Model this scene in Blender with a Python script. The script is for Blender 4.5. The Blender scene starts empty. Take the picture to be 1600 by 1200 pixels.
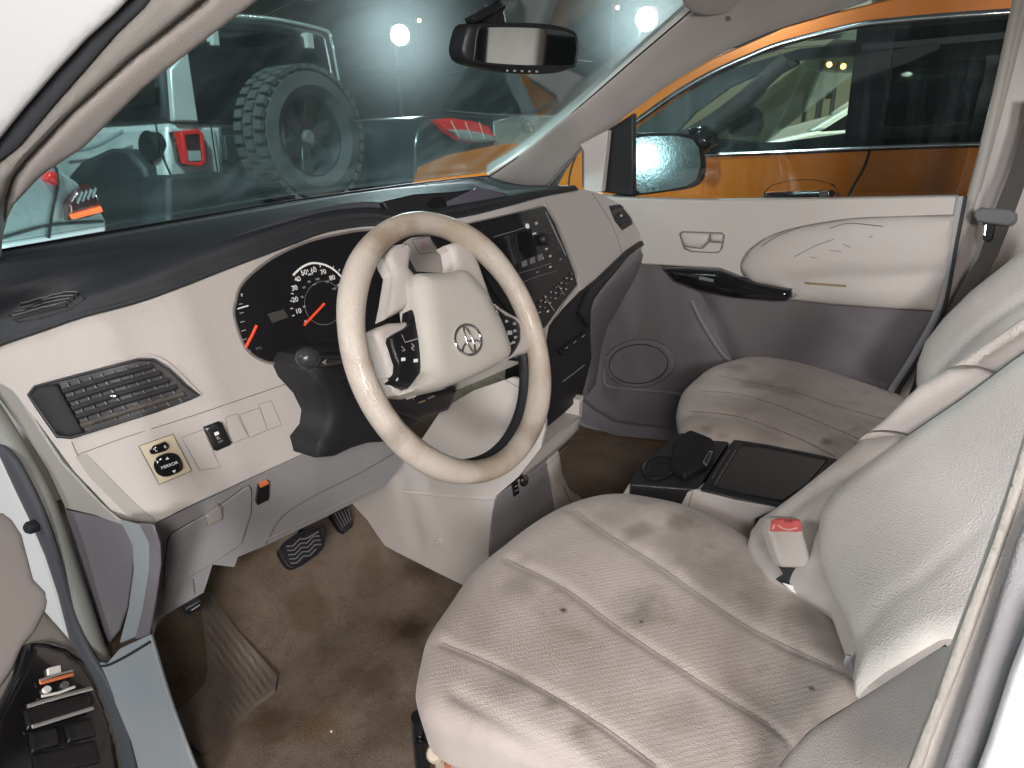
import bpy, bmesh, math, random
import numpy as np
from mathutils import Vector, Matrix
from mathutils.geometry import delaunay_2d_cdt
random.seed(7)
S = bpy.context.scene
COL = S.collection
# ---------------------------------------------------------------- camera
# world: x = towards the passenger side, y = towards the bonnet, z = up, z=0 the cabin floor
FPX = 1040.0
def _basis():
    a = Vector((700, 410, -FPX)).normalized(); b = Vector((-1650, 330, -FPX))
    b = (b - a * a.dot(b)).normalized(); u = a.cross(b)
    return a, b, u
AX, AY, AZ = _basis()
def ray(px, py):
    c = Vector((px - 800, 600 - py, -FPX))
    return Vector((AX.dot(c), AY.dot(c), AZ.dot(c))).normalized()
WHEEL = Vector((-0.40, 0.50, 0.68))
CAM = WHEEL - ray(696, 545) * 1.02
cd = bpy.data.cameras.new('camera'); cam = bpy.data.objects.new('camera', cd); COL.objects.link(cam)
cam.matrix_world = Matrix(((AX.x, AX.y, AX.z, CAM.x), (AY.x, AY.y, AY.z, CAM.y), (AZ.x, AZ.y, AZ.z, CAM.z), (0, 0, 0, 1)))
cd.sensor_width = 36; cd.lens = FPX / 1600 * 36; cd.clip_start = 0.02; cd.clip_end = 400
S.camera = cam
S.render.resolution_x = 1024; S.render.resolution_y = 768
# ---------------------------------------------------------------- world: night sky
W = bpy.data.worlds.new('World'); S.world = W; W.use_nodes = True
bg = W.node_tree.nodes['Background']; bg.inputs[0].default_value = (0.60, 0.62, 0.62, 1); bg.inputs[1].default_value = 0.075
S.view_settings.view_transform = 'Standard'; S.view_settings.look = 'None'; S.view_settings.gamma = 1
S.view_settings.exposure = 0.0
def lamp(name, loc, aim, power, size, color, kind='AREA'):
    d = bpy.data.lights.new(name, kind); d.energy = power; d.color = color
    if kind == 'AREA': d.shape = 'DISK'; d.size = size
    else: d.shadow_soft_size = size
    o = bpy.data.objects.new(name, d); COL.objects.link(o); o.location = loc
    o.rotation_euler = (Vector(aim) - Vector(loc)).to_track_quat('-Z', 'Y').to_euler()
    return o
# lamps of the lot around the open driver's door, and two added unseen fills
lamp('warm_fill', (-1.62, -.43, 1.28), (-0.1, 0.45, 0.45), 16.0, 0.30, (1.0, 0.90, 0.86))  # added warm fill lamp, no real fixture behind it
lamp('lot_floodlight_behind', (-5.0, -2.3, 1.9), (0.0, 0.4, 0.5), 190, 1.0, (1.0, 0.975, 0.95))
_s = lamp('outside_car_fill', (-2.0, 1.6, 5.5), (2.0, 4.0, 0.6), 4200, 0.3, (0.72, 0.97, 1.0), 'SPOT'); _s.data.spot_size = math.radians(66); _s.data.spot_blend = .6  # added spot that brightens the cars outside, not a lamp of the lot
lamp('lot_floodlight_left', (-4.6, 2.2, 2.6), (-.3, 0.4, 0.3), 88, 0.9, (0.95, 0.98, 1.0))
# ---------------------------------------------------------------- surfaces hit by rays
def PX(v): return ('p', Vector((1, 0, 0)), v)
def PY(v): return ('p', Vector((0, 1, 0)), v)
def PZ(v): return ('p', Vector((0, 0, 1)), v)
def PN(n, p): n = Vector(n).normalized(); return ('p', n, n.dot(Vector(p)))
def P3(a, b, c):
    a, b, c = map(Vector, (a, b, c)); n = (b - a).cross(c - a).normalized(); return ('p', n, n.dot(a))
def _interp(x, kn):
    if x <= kn[0][0]: return kn[0][1]
    for (a, fa), (b, fb) in zip(kn, kn[1:]):
        if x <= b:
            t = (x - a) / (b - a); t = t * t * (3 - 2 * t) * .35 + t * .65
            return fa + (fb - fa) * t
    return kn[-1][1]
DK = [(-.84, 1.08), (-.76, .955), (-.68, .885), (-.58, .84), (-.45, .81), (-.25, .785), (-.12, .74), (0, .69), (.12, .665), (.3, .66), (.6, .652), (.74, .642), (1.1, .64)]
def dashD(x): return _interp(x, DK)
DASH = ('f', lambda p: p.y - (dashD(p.x) + .25 * (p.z - .7)))
KNEE = ('f', lambda p: p.y - (dashD(p.x) - .055 + .30 * (.49 - p.z)))
def floorz(x, y):
    z = 0.0
    if y > .86: z += (y - .86) * .75 * min(1, (y - .86) / .12)
    return z
FLOOR = ('f', lambda p: p.z - floorz(p.x, p.y))
def on_mesh(o):
    from mathutils.bvhtree import BVHTree
    b = LOC.get(o.name, Vector()); me = o.data
    t = BVHTree.FromPolygons([v.co + b for v in me.vertices], [tuple(p.vertices) for p in me.polygons])
    return ('b', t)
def hit(px, py, F):
    d = ray(px, py)
    if F[0] == 'b':
        r = F[1].ray_cast(CAM, d); return r[0] if r[0] else CAM + d * 1.2
    if F[0] == 'p':
        return CAM + d * ((F[2] - F[1].dot(CAM)) / F[1].dot(d))
    f = F[1]; t = .45; f0 = f(CAM + d * t)
    while t < 3.6:
        t2 = t + .05; f1 = f(CAM + d * t2)
        if (f0 < 0) != (f1 < 0):
            for _ in range(22):
                m = (t + t2) / 2; fm = f(CAM + d * m)
                if (fm < 0) == (f0 < 0): t = m
                else: t2 = m
            return CAM + d * t
        t, f0 = t2, f1
    return CAM + d * 2.5
def nrm(p, F):
    if F[0] == 'b':
        r = F[1].find_nearest(p); n = r[1] if r[1] else Vector((0, 0, 1)); return n if n.dot(CAM - p) > 0 else -n
    if F[0] == 'p': n = F[1].copy()
    else:
        e = .004; f = F[1]; b = f(p)
        n = Vector((f(p + Vector((e, 0, 0))) - b, f(p + Vector((0, e, 0))) - b, f(p + Vector((0, 0, e))) - b)).normalized()
    return n if n.dot(CAM - p) > 0 else -n
# ---------------------------------------------------------------- curve and mesh helpers
def catmull(P, closed=True, k=6):
    P = [Vector(p) for p in P]; n = len(P); out = []
    rng = range(n) if closed else range(n - 1)
    for i in rng:
        if closed: a, b, c, d = P[i - 1], P[i], P[(i + 1) % n], P[(i + 2) % n]
        else: a, b, c, d = P[max(i - 1, 0)], P[i], P[i + 1], P[min(i + 2, n - 1)]
        if (b - c).length < 1e-6: continue
        if (a - b).length < 1e-6: a = b - (c - b)
        if (d - c).length < 1e-6: d = c + (c - b)
        for j in range(k):
            t = j / k
            out.append(.5 * ((2 * b) + (c - a) * t + (2 * a - 5 * b + 4 * c - d) * t * t + (-a + 3 * b - 3 * c + d) * t ** 3))
    if not closed: out.append(P[-1])
    return out
def dens(P, g):
    out = []
    for a, b in zip(P, P[1:] + P[:1]):
        L = (b - a).length; m = max(1, int(L / g))
        for j in range(m): out.append(a + (b - a) * (j / m))
    return out
LOC = {}
def link_mesh(name, verts, faces, m, parent=None, smooth=35, bev=0, props=None):
    base = LOC.get(parent.name, Vector()) if parent else Vector()
    me = bpy.data.meshes.new(name); me.from_pydata([tuple(Vector(v) - base) for v in verts], [], faces)
    me.validate(); 
    me.materials.append(m)
    if smooth is not None:
        for p in me.polygons: p.use_smooth = True
        me.set_sharp_from_angle(angle=math.radians(smooth))
    o = bpy.data.objects.new(name, me); COL.objects.link(o)
    if parent: o.parent = parent; LOC[o.name] = base
    if bev:
        b = o.modifiers.new('bevel', 'BEVEL'); b.width = bev; b.segments = 2; b.limit_method = 'ANGLE'; b.angle_limit = math.radians(50)
    return o
def seg_dist(Q, A, B):
    # Q (n,2), A,B (m,2) -> min distance (n)
    best = np.full(len(Q), 1e9)
    for a, b in zip(A, B):
        ab = b - a; L = (ab * ab).sum() + 1e-12
        t = np.clip(((Q - a) @ ab) / L, 0, 1)
        d = np.hypot(*(Q - (a + t[:, None] * ab)).T)
        best = np.minimum(best, d)
    return best
def inside(Q, P):
    r = np.zeros(len(Q), bool); x, y = Q[:, 0], Q[:, 1]
    for (x1, y1), (x2, y2) in zip(P, np.roll(P, -1, axis=0)):
        c = ((y1 > y) != (y2 > y)) & (x < (x2 - x1) * (y - y1) / (y2 - y1 + 1e-12) + x1)
        r ^= c
    return r
def project(P):
    v = Vector(P) - CAM; x, y, z = AX * v.x + AY * v.y + AZ * v.z
    return (800 + FPX * x / -z, 600 - FPX * y / -z)
def dropz(lines, zt, zb):
    out = []
    for pts in lines:
        out.append([project((q.x, q.y, zb)) for q in (hit(a, b, PZ(zt)) for a, b in pts)])
    return out
def groove(lines, w, depth):
    L = []
    for pts in lines:
        pts = catmull([Vector((a, b)) for a, b in pts], False, 5); q = np.array([tuple(p) for p in pts]); L.append((q[:-1], q[1:]))
    def f(Q):
        h = np.zeros(len(Q))
        for A, B in L:
            d = seg_dist(Q, A, B); h -= depth * np.exp(-(d / w) ** 2)
        return h
    return f
def patch(name, out, F, th, m, parent=None, bulge=None, disp=None, g=None, sm=False, holes=(), off=0, bev=0, N=None, ang=35, ex=None):
    P = [Vector((float(a), float(b))) for a, b in out]
    if sm: P = catmull(P, True, 5)
    curved = F[0] in 'fb' or bulge or disp
    if g is None: g = 9 if (bulge or disp) else 22
    if curved: P = dens(P, g)
    P2 = []
    for p in P:
        if not P2 or (p - P2[-1]).length > .05: P2.append(p)
    if (P2[0] - P2[-1]).length < .05: P2.pop()
    P = P2
    V = list(P); E_ = [(i, (i + 1) % len(P)) for i in range(len(P))]
    hs = []
    for h in holes:
        h = [Vector((float(a), float(b))) for a, b in h]
        if curved: h = dens(h, g)
        hs.append(h); s = len(V); V += h; E_ += [(s + i, s + (i + 1) % len(h)) for i in range(len(h))]
    arr = np.array([tuple(p) for p in P]); allseg = [(arr, np.roll(arr, -1, axis=0))]
    for h in hs:
        q = np.array([tuple(p) for p in h]); allseg.append((q, np.roll(q, -1, axis=0)))
    SA = np.concatenate([a for a, b in allseg]); SB = np.concatenate([b for a, b in allseg])
    if curved:
        x0, y0 = arr.min(0); x1, y1 = arr.max(0)
        gx, gy = np.meshgrid(np.arange(x0 + g / 2, x1, g), np.arange(y0 + g / 2, y1, g * .87))
        gx = gx + (np.arange(gx.shape[0]) % 2)[:, None] * g / 2
        Q = np.stack([gx.ravel(), gy.ravel()], 1); ins = inside(Q, arr); lim = g * .45
        if bulge:      # rings that follow the edge, so that the rounded rim is clean
            pv = np.roll(arr, 1, axis=0); nx_ = np.roll(arr, -1, axis=0); tg = nx_ - pv; tg /= np.linalg.norm(tg, axis=1)[:, None] + 1e-9
            nr = np.stack([-tg[:, 1], tg[:, 0]], 1); tst = inside(arr + nr * .3, arr); nr[~tst] *= -1
            br = bulge[1]; RG = []
            for fr in (.05, .16, .34, .6):
                dd_ = br * fr
                if dd_ < .35: continue
                q = arr + nr * dd_; k_ = inside(q, arr); q = q[k_]
                if len(q): q = q[seg_dist(q, SA, SB) > dd_ * .93]
                if len(q):
                    keep = []; last = None
                    mn = min(g * .5, max(dd_ * .8, .6))
                    for z_ in q:
                        if last is None or np.hypot(*(z_ - last)) > mn: keep.append(z_); last = z_
                    RG.append(np.array(keep)); lim = max(lim, dd_ + g * .3)
            for q in RG: V += [Vector((float(a), float(b))) for a, b in q]
        for h in hs: ins &= ~inside(Q, np.array([tuple(p) for p in h]))
        Q = Q[ins]
        if len(Q): Q = Q[seg_dist(Q, SA, SB) > lim]
        V += [Vector((float(a), float(b))) for a, b in Q]
    vs, es, fs, *_ = delaunay_2d_cdt(V, E_, [], 1, 1e-4)
    Q = np.array([tuple(v) for v in vs]); n = len(Q)
    if hs:
        fs = list(fs); cen = np.array([Q[list(f)].mean(0) for f in fs]); bad = np.zeros(len(fs), bool)
        for h in hs: bad |= inside(cen, np.array([tuple(p) for p in h]))
        fs = [f for f, b in zip(fs, bad) if not b]
    h = np.full(n, float(off))
    if bulge:
        H, r = bulge; d = np.clip(seg_dist(Q, SA, SB) / r, 0, 1); h += H * np.sqrt(np.maximum(0, 1 - (1 - d) ** 2))
    if disp: 
        k = np.clip(seg_dist(Q, SA, SB) / 6, 0, 1); h += disp(Q) * k
    top, bot = [], []
    for i, v in enumerate(vs):
        p = hit(v.x, v.y, F); nn = Vector(N).normalized() if N else nrm(p, F)
        top.append(p + nn * float(h[i])); bot.append(p - (Vector(ex).normalized() if ex else nn) * th)
    # orientation
    faces = []
    cnt = {}
    for f in fs:
        f = list(f)
        a, b, c = top[f[0]], top[f[1]], top[f[2]]
        if (b - a).cross(c - a).dot(CAM - a) < 0: f.reverse()
        faces.append(f)
        for i in range(len(f)):
            e = (f[i], f[(i + 1) % len(f)]); cnt[e] = cnt.get(e, 0) + 1
    F2 = [tuple(f) for f in faces] + [tuple(i + n for i in reversed(f)) for f in faces]
    for (a, b) in cnt:
        if (b, a) not in cnt: F2.append((b, a, a + n, b + n))
    return link_mesh(name, top + bot, F2, m, parent, ang, bev)
def tube_pts(P, r, n=8, flat=1.0, N=None, closed=False):
    P = [Vector(p) for p in P]; vs, fs = [], []; m = len(P)
    prev = None
    for i, p in enumerate(P):
        t = (P[(i + 1) % m] - P[i - 1]) if closed else (P[min(i + 1, m - 1)] - P[max(i - 1, 0)])
        t.normalize()
        ref = Vector(N) if N is not None else (prev if prev else (Vector((0, 0, 1)) if abs(t.z) < .9 else Vector((1, 0, 0))))
        s = t.cross(ref)
        if s.length < 1e-6: s = t.orthogonal()
        s.normalize(); u = s.cross(t).normalized()
        if N is None: prev = u
        rr = r(i / (m - 1)) if callable(r) else r
        for k in range(n):
            a = 2 * math.pi * k / n
            vs.append(p + s * math.cos(a) * rr + u * math.sin(a) * rr * flat)
    R = m if closed else m - 1
    for i in range(R):
        for k in range(n):
            a = i * n + k; b = i * n + (k + 1) % n; c = ((i + 1) % m) * n + (k + 1) % n; d = ((i + 1) % m) * n + k
            fs.append((a, b, c, d))
    if not closed:
        fs.append(tuple(reversed(range(n)))); fs.append(tuple((m - 1) * n + k for k in range(n)))
    return vs, fs
def strip(name, pts, F, w, m, parent=None, off=.0012, flat=.5, sm=True, n=6, closed=False):
    """line of half width w (metres) lying on a surface"""
    P = [Vector((float(a), float(b))) for a, b in pts]
    P = catmull(P, closed, 5) if sm and len(P) > 2 else P
    if F[0] in 'fb':
        q = []
        for a, b in zip(P, P[1:] + (P[:1] if closed else [])):
            L = (b - a).length; k = max(1, int(L / 14)); q += [a + (b - a) * (j / k) for j in range(k)]
        if not closed: q.append(P[-1])
        P = q
    Wp = []; nn = None
    for p in P:
        h = hit(p.x, p.y, F); nn = nrm(h, F); Wp.append(h + nn * off)
    v, f = tube_pts(Wp, w, n, flat, N=nn, closed=closed)
    return link_mesh(name, v, f, m, parent, 60)
def ellipse(cx, cy, a, b, rot=0, n=24):
    r = math.radians(rot)
    return [(cx + a * math.cos(t) * math.cos(r) - b * math.sin(t) * math.sin(r), cy + a * math.cos(t) * math.sin(r) + b * math.sin(t) * math.cos(r)) for t in [2 * math.pi * i / n for i in range(n)]]
def lathe(prof, c, axis, n=48):
    """prof: list of (radius, along axis)"""
    c = Vector(c); ax = Vector(axis).normalized(); s = ax.orthogonal().normalized(); u = ax.cross(s)
    vs, fs = [], []
    for (r, h) in prof:
        for k in range(n):
            a = 2 * math.pi * k / n; vs.append(c + ax * h + (s * math.cos(a) + u * math.sin(a)) * max(r, 1e-4))
    for i in range(len(prof) - 1):
        for k in range(n): fs.append((i * n + k, i * n + (k + 1) % n, (i + 1) * n + (k + 1) % n, (i + 1) * n + k))
    return vs, fs
def box_vf(c, sz, R=None):
    c = Vector(c); hx, hy, hz = sz[0] / 2, sz[1] / 2, sz[2] / 2; vs = []
    for x in (-hx, hx):
        for y in (-hy, hy):
            for z in (-hz, hz):
                v = Vector((x, y, z)); vs.append(c + (R @ v if R else v))
    return vs, [(0, 1, 3, 2), (4, 6, 7, 5), (0, 4, 5, 1), (2, 3, 7, 6), (0, 2, 6, 4), (1, 5, 7, 3)]
def join_vf(L):
    vs, fs = [], []
    for v, f in L:
        b = len(vs); vs += v; fs += [tuple(i + b for i in q) for q in f]
    return vs, fs
def text(s, p0, p1, F, h, m, parent, name='numeral', off=.0016, th=.0003):
    a = hit(p0[0], p0[1], F); b = hit(p1[0], p1[1], F); n = nrm(a, F)
    x = (b - a); x = (x - n * x.dot(n)).normalized(); y = n.cross(x)
    cu = bpy.data.curves.new('t', 'FONT'); cu.body = s; cu.size = h * 1.38; cu.align_x = 'CENTER'; cu.align_y = 'CENTER'; cu.extrude = th
    to = bpy.data.objects.new('t', cu); COL.objects.link(to)
    dg = bpy.context.evaluated_depsgraph_get(); me = bpy.data.meshes.new_from_object(to.evaluated_get(dg))
    vs = [a + n * off + x * v.co.x + y * v.co.y + n * v.co.z for v in me.vertices]; fs = [tuple(p.vertices) for p in me.polygons]
    bpy.data.objects.remove(to); bpy.data.curves.remove(cu); bpy.data.meshes.remove(me)
    return link_mesh(name, vs, fs, m, parent, None)
def thing(name, label, cat, loc, group=None):
    o = bpy.data.objects.new(name, None); COL.objects.link(o); o.location = loc; o.empty_display_size = .05
    o['label'] = label; o['category'] = cat
    if group: o['group'] = group
    LOC[o.name] = Vector(loc); return o
def tag(o, label, cat, group=None):
    o['label'] = label; o['category'] = cat
    if group: o['group'] = group
    return o
# ---------------------------------------------------------------- materials
def mat(name, col, rough=.5, metal=0., spec=.5, bump=None, vary=None, stains=None, emit=None, coat=0, grime=None, sheen=0, rib=None):
    m = bpy.data.materials.new(name); m.use_nodes = True; nt = m.node_tree; b = nt.nodes['Principled BSDF']
    b.inputs['Base Color'].default_value = (*col, 1); b.inputs['Roughness'].default_value = rough; b.inputs['Metallic'].default_value = metal
    b.inputs['Specular IOR Level'].default_value = spec; b.inputs['Coat Weight'].default_value = coat
    if sheen: b.inputs['Sheen Weight'].default_value = sheen; b.inputs['Sheen Roughness'].default_value = .4
    geo = nt.nodes.new('ShaderNodeNewGeometry')
    cur = None
    def mix(a, c2, fac):
        x = nt.nodes.new('ShaderNodeMix'); x.data_type = 'RGBA'
        if a is None: x.inputs[6].default_value = (*col, 1)
        else: nt.links.new(a, x.inputs[6])
        x.inputs[7].default_value = (*c2, 1); nt.links.new(fac, x.inputs[0]); return x.outputs[2]
    def noise(scale, detail=4, lo=.4, hi=.65, amt=1.0, dist=0):
        n = nt.nodes.new('ShaderNodeTexNoise'); n.inputs['Scale'].default_value = scale; n.inputs['Detail'].default_value = detail
        n.inputs['Roughness'].default_value = .6; n.inputs['Distortion'].default_value = dist
        nt.links.new(geo.outputs['Position'], n.inputs['Vector'])
        r = nt.nodes.new('ShaderNodeMapRange'); r.inputs[1].default_value = lo; r.inputs[2].default_value = hi; r.inputs[4].default_value = amt
        nt.links.new(n.outputs['Fac'], r.inputs[0]); return r.outputs[0]
    if vary:
        for (c2, scale, lo, hi, amt) in vary: cur = mix(cur, c2, noise(scale, 5, lo, hi, amt, .4))
    if stains:      # dirt marks with a place and a shape of their own
        nz = nt.nodes.new('ShaderNodeTexNoise'); nz.inputs['Scale'].default_value = 22; nz.inputs['Detail'].default_value = 5
        nt.links.new(geo.outputs['Position'], nz.inputs['Vector'])
        for (p, r, c2, amt) in stains:
            d = nt.nodes.new('ShaderNodeVectorMath'); d.operation = 'DISTANCE'; nt.links.new(geo.outputs['Position'], d.inputs[0]); d.inputs[1].default_value = tuple(p)
            a = nt.nodes.new('ShaderNodeMath'); a.operation = 'MULTIPLY_ADD'; nt.links.new(nz.outputs['Fac'], a.inputs[0]); a.inputs[1].default_value = r * 1.6; nt.links.new(d.outputs['Value'], a.inputs[2])
            q = nt.nodes.new('ShaderNodeMapRange'); q.inputs[1].default_value = r * 1.9; q.inputs[2].default_value = r * .9; q.inputs[4].default_value = amt
            q.interpolation_type = 'SMOOTHSTEP'; nt.links.new(a.outputs[0], q.inputs[0]); cur = mix(cur, c2, q.outputs[0])
    if cur is not None: nt.links.new(cur, b.inputs['Base Color'])
    if bump:
        h = None
        for (kind, scale, st) in bump:
            if kind == 'noise': t = nt.nodes.new('ShaderNodeTexNoise'); t.inputs['Detail'].default_value = 3; out = t.outputs['Fac']
            elif kind == 'vor': t = nt.nodes.new('ShaderNodeTexVoronoi'); out = t.outputs['Distance']
            elif kind == 'wave': t = nt.nodes.new('ShaderNodeTexWave'); t.inputs['Distortion'].default_value = 1.2; t.inputs['Detail'].default_value = 1; t.inputs['Detail Scale'].default_value = .6; t.bands_direction = 'DIAGONAL'; out = t.outputs['Fac']
            t.inputs['Scale'].default_value = scale; nt.links.new(geo.outputs['Position'], t.inputs['Vector'])
            bp = nt.nodes.new('ShaderNodeBump'); bp.inputs['Strength'].default_value = st; bp.inputs['Distance'].default_value = .002
            nt.links.new(out, bp.inputs['Height'])
            if h: nt.links.new(h, bp.inputs['Normal'])
            h = bp.outputs['Normal']
        nt.links.new(h, b.inputs['Normal'])
    if emit:
        b.inputs['Emission Color'].default_value = (*emit[0], 1); b.inputs['Emission Strength'].default_value = emit[1]
    return m
def glass_mat(name, tint, dust=.05, dustcol=(.75, .85, .88), gloss=.08, streak=None, rough=.0, haze=0, lo=.42, hi=.78):
    m = bpy.data.materials.new(name); m.use_nodes = True; nt = m.node_tree; nt.nodes.clear()
    out = nt.nodes.new('ShaderNodeOutputMaterial'); tr = nt.nodes.new('ShaderNodeBsdfTransparent'); tr.inputs[0].default_value = (*tint, 1)
    gl = nt.nodes.new('ShaderNodeBsdfGlossy'); gl.inputs['Roughness'].default_value = rough
    fr = nt.nodes.new('ShaderNodeFresnel'); fr.inputs[0].default_value = 1.45
    mr = nt.nodes.new('ShaderNodeMath'); mr.operation = 'MULTIPLY'; mr.inputs[1].default_value = gloss / .04 * .5; nt.links.new(fr.outputs[0], mr.inputs[0])
    mx = nt.nodes.new('ShaderNodeMixShader'); nt.links.new(mr.outputs[0], mx.inputs[0]); nt.links.new(tr.outputs[0], mx.inputs[1]); nt.links.new(gl.outputs[0], mx.inputs[2])
    tl = nt.nodes.new('ShaderNodeBsdfTranslucent'); tl.inputs[0].default_value = (*dustcol, 1)
    df = nt.nodes.new('ShaderNodeBsdfDiffuse'); df.inputs[0].default_value = (*dustcol, 1)
    dd = nt.nodes.new('ShaderNodeMixShader'); dd.inputs[0].default_value = .35; nt.links.new(tl.outputs[0], dd.inputs[1]); nt.links.new(df.outputs[0], dd.inputs[2])
    if haze:
        rf = nt.nodes.new('ShaderNodeBsdfRefraction'); rf.inputs['IOR'].default_value = 1.12; rf.inputs['Roughness'].default_value = .75; g0 = nt.nodes.new('ShaderNodeNewGeometry'); nt.links.new(g0.outputs['Incoming'], rf.inputs['Normal']); rf.inputs[0].default_value = (*dustcol, 1)
        m0 = nt.nodes.new('ShaderNodeMixShader'); m0.inputs[0].default_value = haze; nt.links.new(mx.outputs[0], m0.inputs[1]); nt.links.new(rf.outputs[0], m0.inputs[2]); mx = m0
    geo = nt.nodes.new('ShaderNodeNewGeometry'); mp = nt.nodes.new('ShaderNodeMapping'); nt.links.new(geo.outputs['Position'], mp.inputs['Vector'])
    if streak: mp.inputs['Rotation'].default_value = streak[0]; mp.inputs['Scale'].default_value = streak[1]
    n = nt.nodes.new('ShaderNodeTexNoise'); n.inputs['Scale'].default_value = 3.0; n.inputs['Detail'].default_value = 9; n.inputs['Roughness'].default_value = .68; nt.links.new(mp.outputs[0], n.inputs['Vector'])
    r = nt.nodes.new('ShaderNodeMapRange'); r.inputs[1].default_value = lo; r.inputs[2].default_value = hi; r.inputs[3].default_value = dust * .35; r.inputs[4].default_value = dust * 2.6
    nt.links.new(n.outputs['Fac'], r.inputs[0])
    n2 = nt.nodes.new('ShaderNodeTexNoise'); n2.inputs['Scale'].default_value = 160; n2.inputs['Detail'].default_value = 2; nt.links.new(geo.outputs['Position'], n2.inputs['Vector'])
    r2 = nt.nodes.new('ShaderNodeMapRange'); r2.inputs[1].default_value = .66; r2.inputs[2].default_value = .76; r2.inputs[4].default_value = dust * 2.2; nt.links.new(n2.outputs['Fac'], r2.inputs[0])
    ad = nt.nodes.new('ShaderNodeMath'); ad.operation = 'ADD'; nt.links.new(r.outputs[0], ad.inputs[0]); nt.links.new(r2.outputs[0], ad.inputs[1])
    m2 = nt.nodes.new('ShaderNodeMixShader'); nt.links.new(ad.outputs[0], m2.inputs[0]); nt.links.new(mx.outputs[0], m2.inputs[1]); nt.links.new(dd.outputs[0], m2.inputs[2])
    nt.links.new(m2.outputs[0], out.inputs[0]); return m
GR = [('noise', 900, .25)]
M = {}
M['dash'] = mat('dash_plastic', (.49, .455, .43), .5, bump=[('vor', 700, .30)], vary=[((.47, .43, .40), 9, .45, .75, .5), ((.45, .40, .36), 60, .60, .74, .35)])
M['dashgrey'] = mat('lower_grey_plastic', (.31, .31, .32), .5, bump=[('vor', 700, .2)], vary=[((.22, .215, .225), 6, .45, .75, .6)])
M['trimgrey'] = mat('taupe_trim', (.33, .315, .29), .5, bump=[('vor', 700, .15)])
M['sill'] = mat('sill_plastic', (.24, .265, .285), .55, bump=[('vor', 600, .15)], vary=[((.30, .30, .29), 14, .5, .8, .6)])
M['purple'] = mat('dark_grey_trim', (.145, .135, .15), .55, bump=[('vor', 600, .15)], vary=[((.19, .18, .185), 5, .5, .75, .7)])
M['doordark'] = mat('door_dark_cloth', (.118, .106, .112), .75, bump=[('vor', 500, .25)], vary=[((.15, .142, .152), 6, .52, .72, .8)])
M['lining'] = mat('pillar_lining', (.54, .505, .48), .8, bump=[('noise', 700, .35)], vary=[((.46, .43, .41), 6, .45, .75, .6)])
M['pad'] = mat('dash_pad', (.020, .023, .028), .62, bump=[('vor', 800, .35)], vary=[((.034, .037, .042), 5, .4, .7, .9)])
M['black'] = mat('black_plastic', (.012, .012, .014), .45, bump=[('vor', 900, .12)])
M['soft'] = mat('column_black', (.010, .010, .012), .7)
M['gloss'] = mat('gloss_black', (.008, .008, .010), .12, coat=.6)
M['radio'] = mat('radio_black', (.010, .010, .012), .28, bump=[('noise', 300, .05)])
M['gap'] = mat('gap_shade_and_scuff', (.17, .155, .145), .9)  # shade of seams and panel gaps put into colour; also used for scuffs
M['gapd'] = mat('gap_shade_and_piping', (.015, .015, .016), .9)  # deeper gap shade put into colour; also used for the cushion piping
M['silver'] = mat('chrome', (.75, .76, .77), .16, 1.0)
M['greyplas'] = mat('grey_button', (.16, .16, .165), .4)
M['white'] = mat('marking_white', (.75, .75, .72), .6, emit=((.9, .9, .85), .10))
M['dim'] = mat('marking_grey', (.34, .34, .34), .6)
M['red'] = mat('needle_red', (.75, .06, .02), .4, emit=((1, .12, .05), .25))
M['orange_mark'] = mat('marking_orange', (.75, .22, .08), .5)
M['cream'] = mat('mirror_switch_cream', (.55, .49, .34), .5)
M['carbody'] = mat('white_car_paint', (.80, .82, .83), .3, coat=.5)
M['doorpad'] = mat('door_pad_vinyl', (.50, .475, .455), .5, vary=[((.42, .39, .37), 6, .45, .75, .5)])
M['rubbergrey'] = mat('aged_rubber', (.055, .06, .07), .7)
M['rubber'] = mat('door_rubber', (.012, .012, .014), .6)
M['seal'] = mat('door_seal', (.25, .26, .24), .75, bump=[('noise', 400, .3)])
def H(px, py, F): return hit(px, py, F)
SEATZ = PZ(.353)
dirt = (.17, .145, .115)
sst = [(H(1000, 830, SEATZ), .035, dirt, .55), (H(1075, 815, SEATZ), .045, dirt, .75), (H(1060, 850, SEATZ), .085, (.26, .23, .18), .6), (H(960, 810, SEATZ), .07, (.30, .26, .21), .5), (H(1120, 890, SEATZ), .07, (.28, .25, .2), .5), (H(1080, 1000, SEATZ), .10, (.34, .29, .25), .45), (H(900, 1020, SEATZ), .09, (.36, .31, .27), .4), (H(1000, 965, SEATZ), .03, dirt, .6), (H(985, 940, SEATZ), .035, dirt, .4),
       (H(880, 955, SEATZ), .006, (.05, .04, .035), .9), (H(1002, 972, SEATZ), .0045, (.04, .03, .03), .95), (H(1145, 1170, SEATZ), .004, (.06, .05, .04), .9), (H(1268, 1078, SEATZ), .005, (.06, .05, .05), .9),
       (H(1180, 930, SEATZ), .05, (.24, .215, .18), .6), (H(1240, 965, SEATZ), .04, (.22, .2, .165), .6), (H(810, 920, SEATZ), .04, (.25, .22, .195), .45), (H(1050, 1120, SEATZ), .05, (.25, .225, .19), .4), (H(905, 1140, SEATZ), .02, (.2, .17, .12), .6), (H(860, 1105, SEATZ), .012, (.2, .17, .12), .6), (H(800, 1070, SEATZ), .03, (.27, .24, .22), .4), (H(1160, 1100, SEATZ), .05, (.27, .24, .21), .4)]
M['seat'] = mat('seat_fabric', (.55, .49, .455), .9, spec=.15, sheen=.25, bump=[('wave', 60, .09), ('vor', 520, .30), ('noise', 30, .25)], vary=[((.40, .345, .31), 6, .44, .70, .75), ((.26, .215, .17), 11, .57, .74, .6)], stains=sst)
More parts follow.
